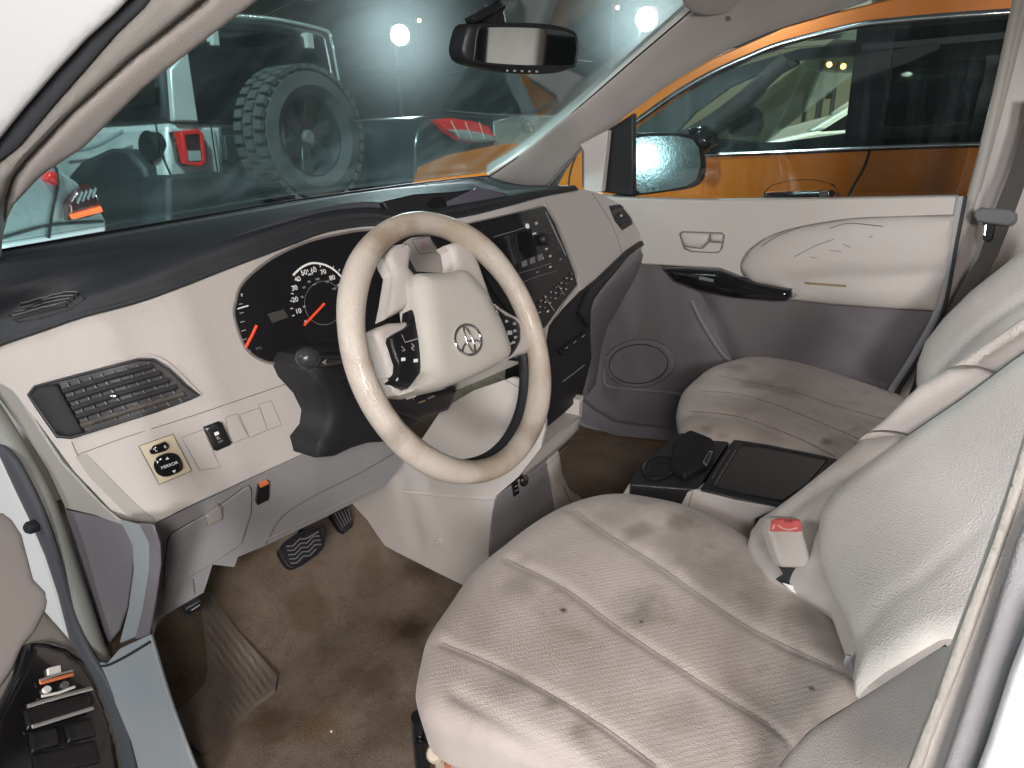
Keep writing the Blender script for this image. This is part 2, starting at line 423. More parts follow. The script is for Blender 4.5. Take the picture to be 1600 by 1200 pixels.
M['seatb'] = mat('backrest_fabric', (.70, .675, .645), .9, spec=.15, sheen=.25, bump=[('vor', 430, .4), ('noise', 30, .2)], vary=[((.56, .52, .485), 6, .42, .72, .6)])
M['seats'] = mat('seat_side_cloth', (.62, .575, .545), .85, spec=.15, sheen=.15, bump=[('vor', 500, .3), ('noise', 25, .25)], vary=[((.50, .44, .395), 8, .42, .72, .6)])
PZ2 = PZ(.353)
pst = [(H(1130, 675, PZ2), .02, dirt, .8), (H(1190, 690, PZ2), .03, dirt, .7), (H(1290, 690, PZ2), .02, dirt, .8), (H(1105, 668, PZ2), .018, dirt, .8), (H(1180, 600, PZ2), .05, (.2, .17, .15), .6), (H(1230, 610, PZ2), .05, (.2, .17, .15), .6), (H(1150, 575, PZ2), .05, (.22, .19, .17), .6)]
M['seatp'] = mat('passenger_seat_fabric', (.46, .405, .37), .9, spec=.15, sheen=.2, bump=[('wave', 60, .09), ('vor', 520, .30), ('noise', 30, .2)], vary=[((.33, .28, .25), 9, .42, .7, .8), ((.24, .2, .17), 16, .58, .76, .5)], stains=pst)
fl = PZ(0.0)
cst = [(H(640, 985, fl), .06, (.03, .022, .016), .7), (H(590, 1060, fl), .08, (.085, .052, .038), .6), (H(500, 1130, fl), .07, (.12, .075, .035), .7), (H(620, 1120, fl), .09, (.08, .05, .036), .5), (H(580, 890, FLOOR), .06, (.10, .08, .05), .6), (H(480, 950, FLOOR), .07, (.095, .07, .04), .6), (H(420, 1130, fl), .06, (.10, .066, .032), .6)]
M['carpet'] = mat('stained_carpet', (.190, .150, .115), .95, spec=.05, bump=[('noise', 450, 1.0), ('noise', 60, .5)], vary=[((.085, .062, .045), 5, .44, .68, .85), ((.22, .17, .12), 8, .50, .72, .6), ((.14, .085, .062), 3.5, .5, .7, .6), ((.07, .05, .035), 40, .5, .75, .35), ((.27, .22, .17), 330, .48, .66, .45)], stains=cst)
M['heel'] = mat('heel_pad_rubber', (.165, .13, .105), .6, bump=[('noise', 400, .5)], vary=[((.19, .165, .14), 12, .45, .7, .7)])
WRP = PN((0, -.915, .4), WHEEL + Vector((0, -.018, .008)))
wst = [(H(595, 385, WRP), 0.046, (.22, .14, .07), .6), (H(620, 365, WRP), 0.046, (.3, .2, .11), .5), (H(650, 690, WRP), 0.030, (.12, .08, .05), .7), (H(620, 680, WRP), 0.026, (.10, .07, .05), .8), (H(760, 725, WRP), 0.066, (.30, .23, .14), .7), (H(825, 680, WRP), 0.041, (.22, .16, .11), .7), (H(833, 500, WRP), 0.066, (.38, .29, .2), .6), (H(700, 360, WRP), 0.066, (.42, .34, .24), .6)]
M['leather'] = mat('wheel_leather', (.52, .465, .405), .42, coat=.15, bump=[('vor', 420, .35), ('noise', 40, .15)], vary=[((.36, .28, .20), 12, .50, .74, .8), ((.60, .55, .49), 5, .5, .7, .6), ((.30, .24, .18), 45, .62, .78, .5)], stains=wst)
M['hub'] = mat('airbag_cover', (.52, .50, .455), .48, bump=[('vor', 900, .2)], vary=[((.45, .42, .36), 12, .5, .75, .4)])
M['wind'] = glass_mat('windscreen_glass', (.84, .91, .90), .034, (.72, .82, .83), .05, ((.35, .2, .75), (3.2, .8, 1.8)), haze=.0032, lo=.48, hi=.80)
M['dglass'] = glass_mat('door_glass', (.86, .92, .92), .010, (.7, .78, .8), .08, ((0, 0, 0), (1, 7, .6)))
M['tint'] = glass_mat('tinted_car_glass', (.82, .88, .86), .010, (.6, .7, .7), .05)
M['dark_tint'] = glass_mat('dark_car_glass', (.05, .06, .06), .02, (.5, .6, .6), .14)
M['mirror'] = mat('mirror_glass', (.80, .86, .86), .03, 1.0)
drop = mat('wet_mirror_glass', (.50, .60, .60), .10, .85, bump=[('noise', 90, .05), ('noise', 14, .05)]); M['wet'] = drop
M['asphalt'] = mat('asphalt', (.045, .045, .047), .9, bump=[('noise', 60, .6)], vary=[((.07, .07, .07), 2, .45, .7, .6)])
M['orange'] = mat('orange_car_paint', (.62, .165, .008), .22, .35, coat=.8, vary=[((.50, .13, .007), 1.5, .45, .7, .5)])
M['jeep'] = mat('silver_green_paint', (.58, .64, .62), .35, .2, coat=.4, vary=[((.30, .35, .35), 3, .45, .7, .5)])
M['jeepdark'] = mat('dark_hardtop', (.022, .028, .030), .6, bump=[('noise', 50, .4)])
M['tyre'] = mat('tyre_rubber', (.05, .055, .055), .85, bump=[('noise', 30, .6)], vary=[((.085, .09, .085), 6, .4, .7, .7)])
M['rim'] = mat('dark_wheel_metal', (.05, .06, .065), .35, .7)
M['tail'] = mat('tail_lamp_red', (.45, .012, .012), .15, coat=.8, emit=((1, .03, .02), .5))
M['taild'] = mat('tail_lamp_dark', (.05, .012, .012), .15, coat=.8)
M['tailc'] = mat('tail_lamp_clear', (.50, .60, .60), .12, .3, coat=.8)
M['tailon'] = mat('tail_lamp_lit', (.8, .05, .02), .2, emit=((1, .16, .03), 4.0))
M['silvercar'] = mat('silver_car_paint', (.48, .56, .56), .3, .4, coat=.5)
M['greycar'] = mat('grey_car_paint', (.035, .045, .048), .3, .5, coat=.6)
M['wcar'] = mat('white_parked_paint', (.62, .68, .66), .35, coat=.4)
M['wall'] = mat('lot_wall', (.46, .45, .33), .9, vary=[((.38, .37, .28), .6, .4, .7, .6)])
M['belt'] = mat('belt_webbing', (.085, .078, .072), .8, bump=[('wave', 90, .6)])
M['cargap'] = mat('car_gap_shade', (.01, .01, .01), .8)  # shade inside body gaps of the parked cars, put into colour
# =====================================================================  OUTSIDE
def struct(o): o['kind'] = 'structure'; return o
GZ = -.40
v, f = box_vf((0, 20, GZ - .02), (160, 160, .04)); struct(link_mesh('ground', v, f, M['asphalt']))
sk = mat('night_sky', (.004, .005, .007), 1.0, spec=0)
v, f = [], []
# wall far away
lw = thing('boundary_wall', 'long pale lit wall seen through the windows of the orange car', 'wall', (21, 2, GZ))
link_mesh('wall_face', *box_vf((21, -1, GZ + 1.75), (.3, 17, 3.5)), M['wall'], lw, 30); link_mesh('wall_coping', *box_vf((21, -1, GZ + 3.55), (.42, 17, .12)), M['dash'], lw, 30)
lamp('wall_fill', (7.5, -1.0, 6.5), (14, 3.0, .4), 1300, .4, (1.0, .93, .72))  # added unseen lamp to brighten the wall and the white cars
M['lampon'] = mat('lamp_on_white', (.9, .95, 1), .3, emit=((.72, .95, 1.0), 85)); M['lampor'] = mat('lamp_on_orange', (1, .7, .4), .3, emit=((1.0, .42, .12), 45))
M['pole'] = mat('lamp_pole', (.12, .13, .13), .5, .6)
def floodlight(px, py, dist, size, m, label, power, color, group=None):
    p = CAM + ray(px, py) * dist
    t = thing('floodlight_pole', label, 'street lamp', (p.x, p.y, GZ), group)
    v, f = tube_pts([(p.x, p.y + .15, GZ), (p.x, p.y + .15, p.z + .1)], .055, 10); link_mesh('pole', v, f, M['pole'], t)
    d = (CAM - p).normalized(); R = d.to_track_quat('Z', 'Y').to_matrix()
    v, f = box_vf(p - d * .08, (size * 1.04, size * 1.04, .10), R); hd = link_mesh('lamp_head', v, f, M['pole'], t, 30)
    v, f = lathe([(.001, .02), (size * .3, .02), (size * .48, .012), (size * .5, 0)], p - d * .02, d, 24); link_mesh('lamp_lens', v, f, m, hd, 60)
    if power: fl_ = lamp('flood', p + d * .1, CAM, power, size * .5, color, 'SPOT'); fl_.data.spot_size = math.radians(120); fl_.data.spot_blend = .5
floodlight(625, 55, 15, .36, M['lampon'], 'bright white floodlight above the spare wheel of the off-road car', 4600, (.86, .97, 1.0))
floodlight(1010, 30, 13, .36, M['lampon'], 'bright white floodlight beside the right windscreen pillar', 4600, (.86, .97, 1.0))
floodlight(655, 32, 22, .10, M['lampor'], 'small orange lamp right of the brightest floodlight', 0, 0)
floodlight(965, 12, 22, .10, M['lampor'], 'small orange lamp left of the floodlight by the windscreen pillar', 0, 0)
floodlight(1296, 101, 20.5, .13, M['lampor'], 'left one of two orange lamps above the pale wall', 0, 0)
floodlight(1318, 104, 20.5, .13, M['lampor'], 'right one of two orange lamps above the pale wall', 0, 0)
def wheel_on(parent, c, axis, R=.33, w=.2):
    pr = [(R * .62, w / 2), (R * .93, w / 2), (R, w * .38), (R, -w * .38), (R * .93, -w / 2), (R * .62, -w / 2)]
    wv = link_mesh('wheel', *lathe(pr, c, axis, 32), M['tyre'], parent)
    pr = [(.001, w * .28), (R * .2, w * .3), (R * .25, w * .2), (R * .58, w * .36), (R * .63, w * .46)]
    link_mesh('rim', *lathe(pr, c, axis, 32), M['rim'], wv)
def prism(prof, x0, x1, inset=None):
    """side profile (y,z) swept across x; inset narrows the upper points"""
    n = len(prof); vs = []
    for x, s in ((x0, 1), (x1, -1)):
        for (y, z) in prof:
            vs.append(Vector((x + s * (inset(z) if inset else 0), y, z)))
    fs = [tuple(reversed(range(n))), tuple(range(n, 2 * n))] + [(i, (i + 1) % n, n + (i + 1) % n, n + i) for i in range(n)]
    return vs, fs
def sedan(name, label, cat, cx, cy, paint, hdg=0, sc=1.0, hz=1.0, suv=False, group=None):
    """car with its tail at local y=0 and its nose at y=4.6, then turned"""
    t = thing(name, label, cat, (cx, cy, GZ), group)
    parts = []
    w = .9
    if suv: body = [(0, .35), (0, .95), (.12, 1.05), (1.0, 1.08), (3.3, 1.02), (4.4, .86), (4.6, .6), (4.6, .3), (4.0, .25), (.5, .25)]; cab = [(.12, 1.04), (.55, 1.55), (1.1, 1.66), (2.4, 1.64), (3.4, 1.02)]
    else: body = [(0, .35), (0, .88), (.12, .98), (.9, 1.0), (3.3, .93), (4.4, .76), (4.6, .55), (4.6, .25), (4.0, .2), (.5, .2)]; cab = [(.45, .98), (1.25, 1.36), (1.7, 1.42), (2.4, 1.40), (3.4, .93)]
    parts.append(('body', prism(body, -w, w, lambda z: .10 if z < .4 else (0 if z < .8 else .06)), paint, .05))
    parts.append(('cabin', prism(cab, -w + .08, w - .08, lambda z: .22 * max(0, (z - .95)) * 1.6), paint, .04))
    inc = [(a * .93 + .13, b * .955 + (.03 if not suv else .035)) for a, b in cab]
    parts.append(('side_glass', prism([(y, z - .005) for y, z in inc], -w + .066, w - .066, lambda z: .22 * max(0, (z - .95)) * 1.6), M['dark_tint'], .0))
    Rz = Matrix.Rotation(hdg, 3, 'Z')
    def tr(vs): return [Rz @ Vector((v.x * sc, v.y * sc, v.z * hz)) + Vector((cx, cy, GZ)) for v in vs]
    for nm, (vs, fs), m, bv in parts: link_mesh(nm, tr(vs), fs, m, t, 30, bev=bv)
    for x in (-w + .1, w - .1):
        for y in (.85, 3.75):
            c = tr([Vector((x, y, .33))])[0]; wheel_on(t, c, Rz @ Vector((1, 0, 0)))
    return t, tr
# white cars parked beyond the orange car
sedan('parked_car', 'white saloon parked under the pale wall, seen through the orange car', 'car', 11.5, -1.6, M['wcar'], math.radians(12), 1.05, 1.42)
sedan('parked_car', 'white car behind the white saloon, closest to the pale wall', 'car', 17.5, -1.2, M['wcar'], math.radians(8), 1.1, 1.75)

# --- dark estate / big dark suv behind
t, tr = sedan('dark_suv', 'large dark car parked between the off-road car and the grey crossover', 'car', 6.4, 8.6, M['greycar'], math.radians(8), 1.3, 1.42, True)
# --- grey crossover with a lit-looking tail lamp
XO = PY(3.25)
t = thing('grey_crossover', 'grey crossover with red and clear tail lamp and round badge', 'car', (3.8, 4.4, GZ))
Q = lambda px, py, v=3.25: hit(px, py, PY(v))
patch('body', [(652, 230), (656, 205), (668, 188), (720, 178), (800, 180), (860, 181), (960, 186), (1010, 200), (1010, 420), (650, 420)], XO, 1.2, M['greycar'], t, sm=False, bev=.03)
patch('boot_lid', [(770, 190), (800, 182), (862, 182), (940, 190), (940, 330), (770, 330), (772, 222)], XO, .02, M['silvercar'], t, off=.012, bev=.008)
patch('rear_window', [(690, 172), (735, 100), (900, 96), (960, 184), (862, 178), (770, 178)], PN((0, -.8, .6), Q(800, 178, 3.28)), .03, M['dark_tint'], t, bev=.004)
patch('roof', [(720, 112), (740, 92), (830, 84), (930, 96), (900, 102), (738, 106)], PY(3.9), 1.6, M['greycar'], t, bev=.02)

lp = patch('tail_lamp', [(673, 187), (700, 185), (735, 190), (758, 198), (771, 217), (768, 222), (735, 224), (712, 219), (690, 205)], XO, .03, M['tail'], t, off=.03, bulge=(.025, 14), g=5)
patch('clear_lens', [(690, 203), (712, 203), (740, 207), (764, 214), (769, 221), (737, 224), (713, 219)], XO, .03, M['tailc'], lp, off=.052, bulge=(.012, 8), g=5)
for i in range(3): strip('reflector_line', [(695 + i * 22, 190 + i), (708 + i * 20, 216 + i)], XO, .006, M['white'], lp, off=.062)
strip('boot_trim', [(690, 172), (730, 176), (780, 179), (862, 181), (900, 186)], XO, .008, M['silver'], t, off=.03)
bd = strip('badge', ellipse(819, 199, 8, 9), XO, .006, M['silver'], t, off=.04, closed=True, sm=False); strip('badge_bar', [(814, 203), (824, 196)], XO, .005, M['silver'], bd, off=.04)
strip('lid_gap', [(773, 224), (771, 260), (770, 300)], XO, .006, M['cargap'], t, off=.02)
# --- silver saloon at the far left
SS = PY(2.75)
t = thing('silver_saloon', 'pale silver saloon with a glowing orange-red tail lamp at the far left', 'car', (.0, 4.0, GZ))
patch('body', [(-120, 255), (0, 262), (70, 258), (96, 268), (120, 285), (146, 312), (166, 345), (168, 430), (-120, 430)], SS, 1.9, M['silvercar'], t, bev=.05)
patch('rear_window', [(-80, 250), (0, 215), (60, 215), (88, 262), (0, 262)], PN((0, -.75, .65), hit(0, 260, PY(2.8))), .03, M['dark_tint'], t)
lp = patch('tail_lamp', [(98, 318), (112, 298), (132, 287), (148, 312), (153, 330), (130, 340), (100, 344)], SS, .03, M['taild'], t, off=.03, bulge=(.02, 10), g=5)
patch('lit_bar', [(100, 335), (146, 322), (149, 330), (103, 342)], SS, .01, M['tailon'], lp, off=.06, bev=.003)
for i in range(4): strip('reflector_line', [(110 + i * 8, 318 - i * 3), (118 + i * 7, 300 - i * 2)], SS, .004, M['tailc'], lp, off=.055)
patch('tail_lamp', [(64, 281), (70, 268), (84, 270), (85, 290), (75, 289)], SS, .03, M['tail'], t, off=.02, bulge=(.02, 8), g=4)
strip('lid_gap', [(86, 262), (88, 290), (80, 330), (74, 372)], SS, .006, M['cargap'], t, off=.01)
strip('bumper_gap', [(0, 372), (75, 352), (160, 346)], SS, .006, M['cargap'], t, off=.01)
# --- off-road car with the spare wheel
JY = PY(4.1); JX = PX(hit(259, 250, PY(4.1)).x); jx = JX[2]
t = thing('offroad_car', 'silver off-road car with a big spare wheel on its dark tailgate', 'car', (jx + .85, 6.0, GZ))
patch('body', [(259, 192), (346, 194), (548, 196), (556, 300), (560, 420), (262, 420)], JY, 3.6, M['jeep'], t, bev=.04, ex=(0, -1, 0))
patch('hardtop', [(262, 192), (253, 118), (270, 40), (330, 25), (420, 30), (505, 50), (513, 62), (530, 150), (542, 196)], JY, 2.6, M['jeepdark'], t, bev=.03, ex=(0, -1, 0), off=-.01)
patch('tailgate', [(342, 200), (352, 198), (545, 200), (552, 345), (345, 330)], JY, .02, M['jeepdark'], t, off=.015, bev=.008)
patch('rear_window', [(288, 84), (330, 62), (420, 50), (492, 60), (506, 72), (520, 150), (530, 188), (302, 190)], JY, .02, M['dark_tint'], t, off=.02, bev=.01)
patch('window_pillar', [(278, 90), (290, 84), (306, 192), (268, 190), (262, 110)], JY, .03, M['jeep'], t, off=.03, bev=.01)
strip('roof_edge', [(330, 25), (420, 31), (500, 48), (511, 62), (520, 105), (528, 148)], JY, .012, M['tailc'], t, off=.04)
for a in ((322, 48), (470, 52)): patch('hinge', [(a[0], a[1]), (a[0] + 10, a[1] + 2), (a[0] + 13, a[1] + 26), (a[0] + 4, a[1] + 24)], JY, .02, M['jeep'], t, off=.06, bev=.004)
patch('brake_light', [(418, 108), (453, 110), (454, 120), (418, 119)], JY, .02, mat('dull_red', (.28, .08, .08), .4), t, off=.06)
tl = patch('tail_lamp', [(264, 206), (304, 204), (311, 208), (314, 254), (309, 259), (280, 259), (274, 254)], JY, .03, M['taild'], t, off=.04, bev=.008)
strip('red_frame', [(278, 208), (303, 206), (308, 211), (312, 252), (306, 257), (285, 255), (278, 208)], JY, .014, M['tail'], tl, off=.05, sm=False)
patch('red_side', [(266, 207), (276, 206), (284, 256), (278, 256)], JY, .02, M['tail'], tl, off=.05)
patch('clear_lens', [(287, 236), (305, 236), (307, 251), (289, 252)], JY, .02, M['tailc'], tl, off=.055)
patch('fender_flare', [(100, 350), (115, 290), (150, 250), (190, 232), (222, 234), (246, 262), (258, 300), (262, 420), (100, 420)], JX, .25, M['jeepdark'], t, off=.10, bev=.03)
patch('side_window', [(150, 165), (190, 135), (232, 118), (236, 160), (228, 165), (185, 168)], JX, .03, M['dark_tint'], t, off=.012)
v = ellipse(239, 228, 14, 22, -8); fc = patch('fuel_cap', v, JX, .03, M['rim'], t, off=.02, bulge=(.02, 6), g=5); strip('cap_rim', v, JX, .010, M['cargap'], fc, off=.03, closed=True, sm=False)
strip('body_line', [(246, 195), (255, 240), (268, 272)], JX, .008, M['cargap'], t, off=.01)
strip('side_rail', [(110, 238), (160, 228), (205, 205)], JX, .014, M['tailc'], t, off=.05)
patch('bumper', [(262, 275), (345, 268), (440, 300), (560, 315), (560, 420), (262, 420)], PY(3.95), .3, M['jeepdark'], t, bev=.03)
strip('door_gap', [(325, 196), (333, 250), (342, 310)], JY, .006, M['cargap'], t, off=.03)
patch('latch', [(342, 212), (362, 212), (366, 245), (358, 258), (346, 250)], JY, .05, M['jeepdark'], t, off=.06, bev=.01)
wc = hit(474, 215, PY(3.72)); R = .44
sp = thing('spare_wheel', 'large muddy spare tyre on dark spoked rim hung on the tailgate', 'wheel', wc)
pr = [(R * .56, .02), (R * .60, -.10), (R * .74, -.145), (R * .92, -.13), (R * .985, -.085), (R, 0), (R * .985, .085), (R * .92, .13), (R * .6, .12)]
link_mesh('tyre', *lathe(pr, wc, (0, 1, 0), 72), M['tyre'], sp)
L = []
for k in range(36):
    a = 2 * math.pi * k / 36; ca, sa = math.cos(a), math.sin(a)
    Rm = Matrix((( -sa, 0, ca), (0, 1, 0), (ca, 0, sa)))
    for j, yy in enumerate((-.095, .0, .095)):
        a2 = a + (.085 if j == 1 else 0); c2, s2 = math.cos(a2), math.sin(a2); Rm = Matrix(((-s2, 0, c2), (0, 1, 0), (c2, 0, s2)))
        L.append(box_vf(wc + Vector((c2 * R * 1.0, yy, s2 * R * 1.0)), (.052, .075, .03), Rm))
link_mesh('tread', *join_vf(L), M['tyre'], sp, 30)
rm = link_mesh('rim', *lathe([(.001, -.02), (.06, -.03), (.075, .01), (R * .50, .03), (R * .53, -.06), (R * .56, -.10), (R * .585, -.09), (R * .58, .02)], wc, (0, 1, 0), 48), M['rim'], sp)
for k in range(6):
    a = 2 * math.pi * k / 6 + .3; d = Vector((math.cos(a), 0, math.sin(a))); s = Vector((-d.z, 0, d.x))
    P = [wc + d * .05 + s * .035 + Vector((0, -.03, 0)), wc + d * R * .52 + s * .05 + Vector((0, -.07, 0)), wc + d * R * .52 - s * .05 + Vector((0, -.07, 0)), wc + d * .05 - s * .035 + Vector((0, -.03, 0))]
    vs = P + [p + Vector((0, .05, 0)) for p in P]
    link_mesh('spoke', vs, [(0, 1, 2, 3), (7, 6, 5, 4), (0, 4, 5, 1), (1, 5, 6, 2), (2, 6, 7, 3), (3, 7, 4, 0)], M['rim'], rm, 30, bev=.008)
link_mesh('hub', *lathe([(.001, -.07), (.04, -.07), (.05, -.05), (.05, .0)], wc, (0, 1, 0), 24), M['greyplas'], rm)
link_mesh('bracket', *box_vf(wc + Vector((0, .2, 0)), (.22, .22, .22)), M['jeepdark'], sp, 30)
# --- orange suv beside the passenger door
OX = PX(1.95); ox = 1.95; OX2 = PX(3.75)
t = thing('orange_suv', 'glossy orange car parked close beside the passenger door', 'car', (2.85, 0, GZ))
opening = [(935, 238), (1000, 190), (1056, 150), (1112, 118), (1170, 92), (1225, 71), (1280, 55), (1337, 43), (1362, 39), (1340, 232), (1240, 236), (1105, 241), (1000, 245)]
opening2 = [(1378, 38), (1480, 28), (1640, 22), (1780, 40), (1790, 218), (1600, 223), (1530, 225), (1400, 229), (1362, 231)]
bodyo = [(640, 300), (652, 262), (700, 242), (780, 226), (850, 222), (905, 225), (960, 195), (1000, 164), (1056, 125), (1112, 92), (1225, 42), (1300, 20), (1400, -4), (1560, -20), (1800, -10), (1880, 60), (1900, 500), (1880, 640), (640, 640)]
patch('side_body', bodyo, OX, .07, M['orange'], t, holes=[opening, opening2], bev=.006)
patch('far_side_body', bodyo and [(a, b) for a, b in [(960, 225), (1010, 180), (1100, 120), (1250, 76), (1420, 58), (1600, 56), (1700, 100), (1720, 420), (1700, 470), (900, 470), (900, 262)]], OX2, .06, M['jeepdark'], t, holes=[[(1040, 225), (1085, 176), (1140, 136), (1230, 96), (1354, 84), (1322, 208), (1220, 222)], [(1400, 108), (1590, 100), (1600, 205), (1372, 210)]])
strip('window_chrome', [(940, 245), (1000, 246), (1105, 242), (1240, 237), (1400, 230), (1530, 226), (1620, 224)], OX, .009, M['silver'], t, off=.012)
strip('window_trim', [(935, 232), (1000, 186), (1056, 147), (1112, 115), (1170, 89), (1225, 68), (1337, 41), (1400, 33), (1480, 26), (1600, 18)], OX, .012, M['silver'], t, off=.010)
patch('door_pillar', [(1340, 42), (1400, 36), (1378, 228), (1318, 233)], OX, .03, M['gloss'], t, off=.008)
patch('front_window', opening, OX, .008, M['tint'], t, off=-.03)
patch('rear_window', opening2, OX, .008, M['dark_tint'], t, off=-.03)
hood = [Vector((ox + .02, 1.05, .84)), Vector((ox + .02, 1.7, .88)), Vector((ox + .03, 2.35, .80)), Vector((ox + .25, 2.62, .66))]
L = []
cols = []
for i, (yy, zz) in enumerate([(1.05, .86), (1.4, .90), (1.8, .89), (2.2, .85), (2.5, .76), (2.68, .62), (2.72, .3), (2.7, 0)]):
    row = []
    for j in range(13):
        u = j / 12; xx = ox + 1.8 * u; e = min(u, 1 - u); 
        row.append(Vector((xx, yy - (1 - (1 - abs(2 * u - 1)) ** .5) * (.22 if i > 3 else .05), zz + .07 * math.sin(math.pi * u) ** .6 * (1 if i < 5 else .3))))
    cols.append(row)
vs = [p for r in cols for p in r]; fs = [(i * 13 + j, i * 13 + j + 1, (i + 1) * 13 + j + 1, (i + 1) * 13 + j) for i in range(7) for j in range(12)]
link_mesh('bonnet', vs, fs, M['orange'], t, 50)
link_mesh('roof', *box_vf((2.85, -.55, 1.50), (1.5, 2.0, .05)), M['orange'], t, 30, bev=.02)
link_mesh('cabin_floor', *box_vf((2.85, -.2, .10), (1.68, 3.2, .05)), M['jeepdark'], t, 30)
link_mesh('dashboard', *box_vf((2.85, .82, .66), (1.66, .5, .3)), M['jeepdark'], t, 30, bev=.05)
def seatblock(x, y, nm):
    vs, fs = join_vf([box_vf((x, y, .36), (.5, .5, .18)), box_vf((x, y - .33, .72), (.5, .15, .7), Matrix.Rotation(.25, 3, 'X')), box_vf((x, y - .45, 1.16), (.26, .10, .18))]); link_mesh(nm, vs, fs, M['jeepdark'], t, 30, bev=.04)
seatblock(2.4, -.15, 'seat'); seatblock(3.3, -.15, 'seat')
strip('windscreen_pillar', [(1075, 232), (1120, 200), (1165, 160), (1200, 118)], PX(3.55), .05, M['jeepdark'], t, off=0, flat=.6)
strip('near_pillar_trim', [(1010, 238), (1075, 212), (1130, 178), (1180, 138), (1228, 92)], PX(2.15), .036, M['purple'], t, off=0, flat=.6)
patch('cabin_mirror', [(1196, 116), (1246, 92), (1250, 100), (1200, 126)], PX(2.7), .04, M['gloss'], t, bev=.01)
patch('far_wing_mirror', [(1142, 172), (1186, 168), (1192, 196), (1184, 212), (1140, 216), (1134, 190)], PX(3.95), .1, M['gloss'], t, bev=.03)
gl = [Vector((2.05, .98, .86)), Vector((3.65, .98, .86)), Vector((3.45, .25, 1.42)), Vector((2.25, .25, 1.42))]
link_mesh('windscreen', gl + [p + Vector((0, .006, .008)) for p in gl], [(0, 1, 2, 3), (7, 6, 5, 4), (0, 4, 5, 1), (1, 5, 6, 2), (2, 6, 7, 3), (3, 7, 4, 0)], M['tint'], t, None)
strip('door_gap', [(1360, 232), (1350, 262), (1326, 306), (1310, 360)], OX, .005, M['cargap'], t, off=.001)
strip('wing_gap', [(905, 232), (893, 262), (888, 300), (890, 400)], OX, .005, M['cargap'], t, off=.001)
hn = patch('handle_recess', [(1192, 303), (1205, 289), (1235, 281), (1270, 280), (1303, 288), (1312, 304), (1300, 312), (1196, 312)], OX, .01, M['cargap'], t, off=.004, bulge=(-.01, 10), g=6)
patch('door_handle', [(1198, 300), (1240, 297), (1300, 296), (1308, 301), (1300, 309), (1240, 309), (1200, 309)], OX, .02, M['gloss'], t, off=.02, bulge=(.02, 6), g=5)
patch('lock_cover', [(1282, 297), (1298, 296), (1299, 306), (1283, 307)], OX, .02, M['silver'], t, off=.045, bev=.003)
patch('wing_mirror', [(1075, 202), (1095, 196), (1108, 206), (1112, 228), (1098, 240), (1082, 236)], PX(1.84), .10, M['gloss'], t, bulge=(.03, 8), g=6)
wheel_on(t, (ox + .12, 1.75, GZ + .35), (1, 0, 0), .35, .24); wheel_on(t, (ox + .12, -1.6, GZ + .35), (1, 0, 0), .35, .24); wheel_on(t, (3.6, 1.75, GZ + .35), (1, 0, 0), .35, .24); wheel_on(t, (3.6, -1.6, GZ + .35), (1, 0, 0), .35, .24)
link_mesh('bumper', *box_vf((2.85, 2.55, .12), (1.7, .35, .5)), M['jeepdark'], t, 30, bev=.06)
# =====================================================================  THE MINIVAN
exec_parts = []
van = thing('minivan_body', 'white minivan body around the cabin: pillars, windscreen, roof, sills and carpet', 'minivan body', (0, 0, 0))
# carpet as one sheet with the toe board
nx, ny = 60, 80; vs = []; fs = []
for j in range(ny + 1):
    for i in range(nx + 1):
        x = -.775 + 1.58 * i / nx; y = -.8 + 2.1 * j / ny
        vs.append(Vector((x, y, floorz(x, y) + .004 * math.sin(x * 31 + y * 17) * math.sin(y * 23 - x * 9) )))
for j in range(ny):
    for i in range(nx): fs.append((j * (nx + 1) + i, j * (nx + 1) + i + 1, (j + 1) * (nx + 1) + i + 1, (j + 1) * (nx + 1) + i))
link_mesh('carpet', vs, fs, M['carpet'], van, 80)
link_mesh('firewall', *box_vf((0, 1.40, .38), (1.5, .03, .76)), M['soft'], van, 30)
link_mesh('roof_lining', *box_vf((0, -.95, 1.37), (1.34, 2.7, .03)), M['lining'], van, 30)
link_mesh('far_side_wall', *box_vf((.84, -1.35, .40), (.05, 1.9, .8)), M['trimgrey'], van, 30)
link_mesh('rear_side_pillar', *box_vf((.80, -1.55, 1.05), (.06, .62, .56)), M['lining'], van, 30, bev=.02)
link_mesh('cabin_partition', *box_vf((0, -1.75, .45), (1.5, .1, .9)), M['seats'], van, 30, bev=.03)
link_mesh('bonnet', *prism([(1.30, .70), (1.7, .69), (2.1, .60), (2.35, .42), (2.4, .1), (1.30, .1)], -.86, .86, lambda z: max(0, z - .55) * .5), M['carbody'], van, 30, bev=.04)
# windscreen
WS = PN((0, .5, .86), (0, 1.15, .87))
patch('windscreen', [(-90, 415), (0, 386), (150, 360), (450, 308), (765, 270), (860, 205), (985, 90), (1100, -12), (1180, -110), (300, -110), (150, 60)], WS, .005, M['wind'], van, off=-.002)
strip('windscreen_edge', [(757, 277), (800, 248), (830, 226), (905, 163), (985, 93), (1040, 46), (1078, 13), (1110, -15)], WS, .0035, M['rubber'], van, off=.006)
strip('windscreen_seal', [(-10, 391), (0, 388), (150, 362), (300, 337), (450, 312), (600, 291), (700, 279), (762, 273)], WS, .004, M['rubber'], van, off=.004)
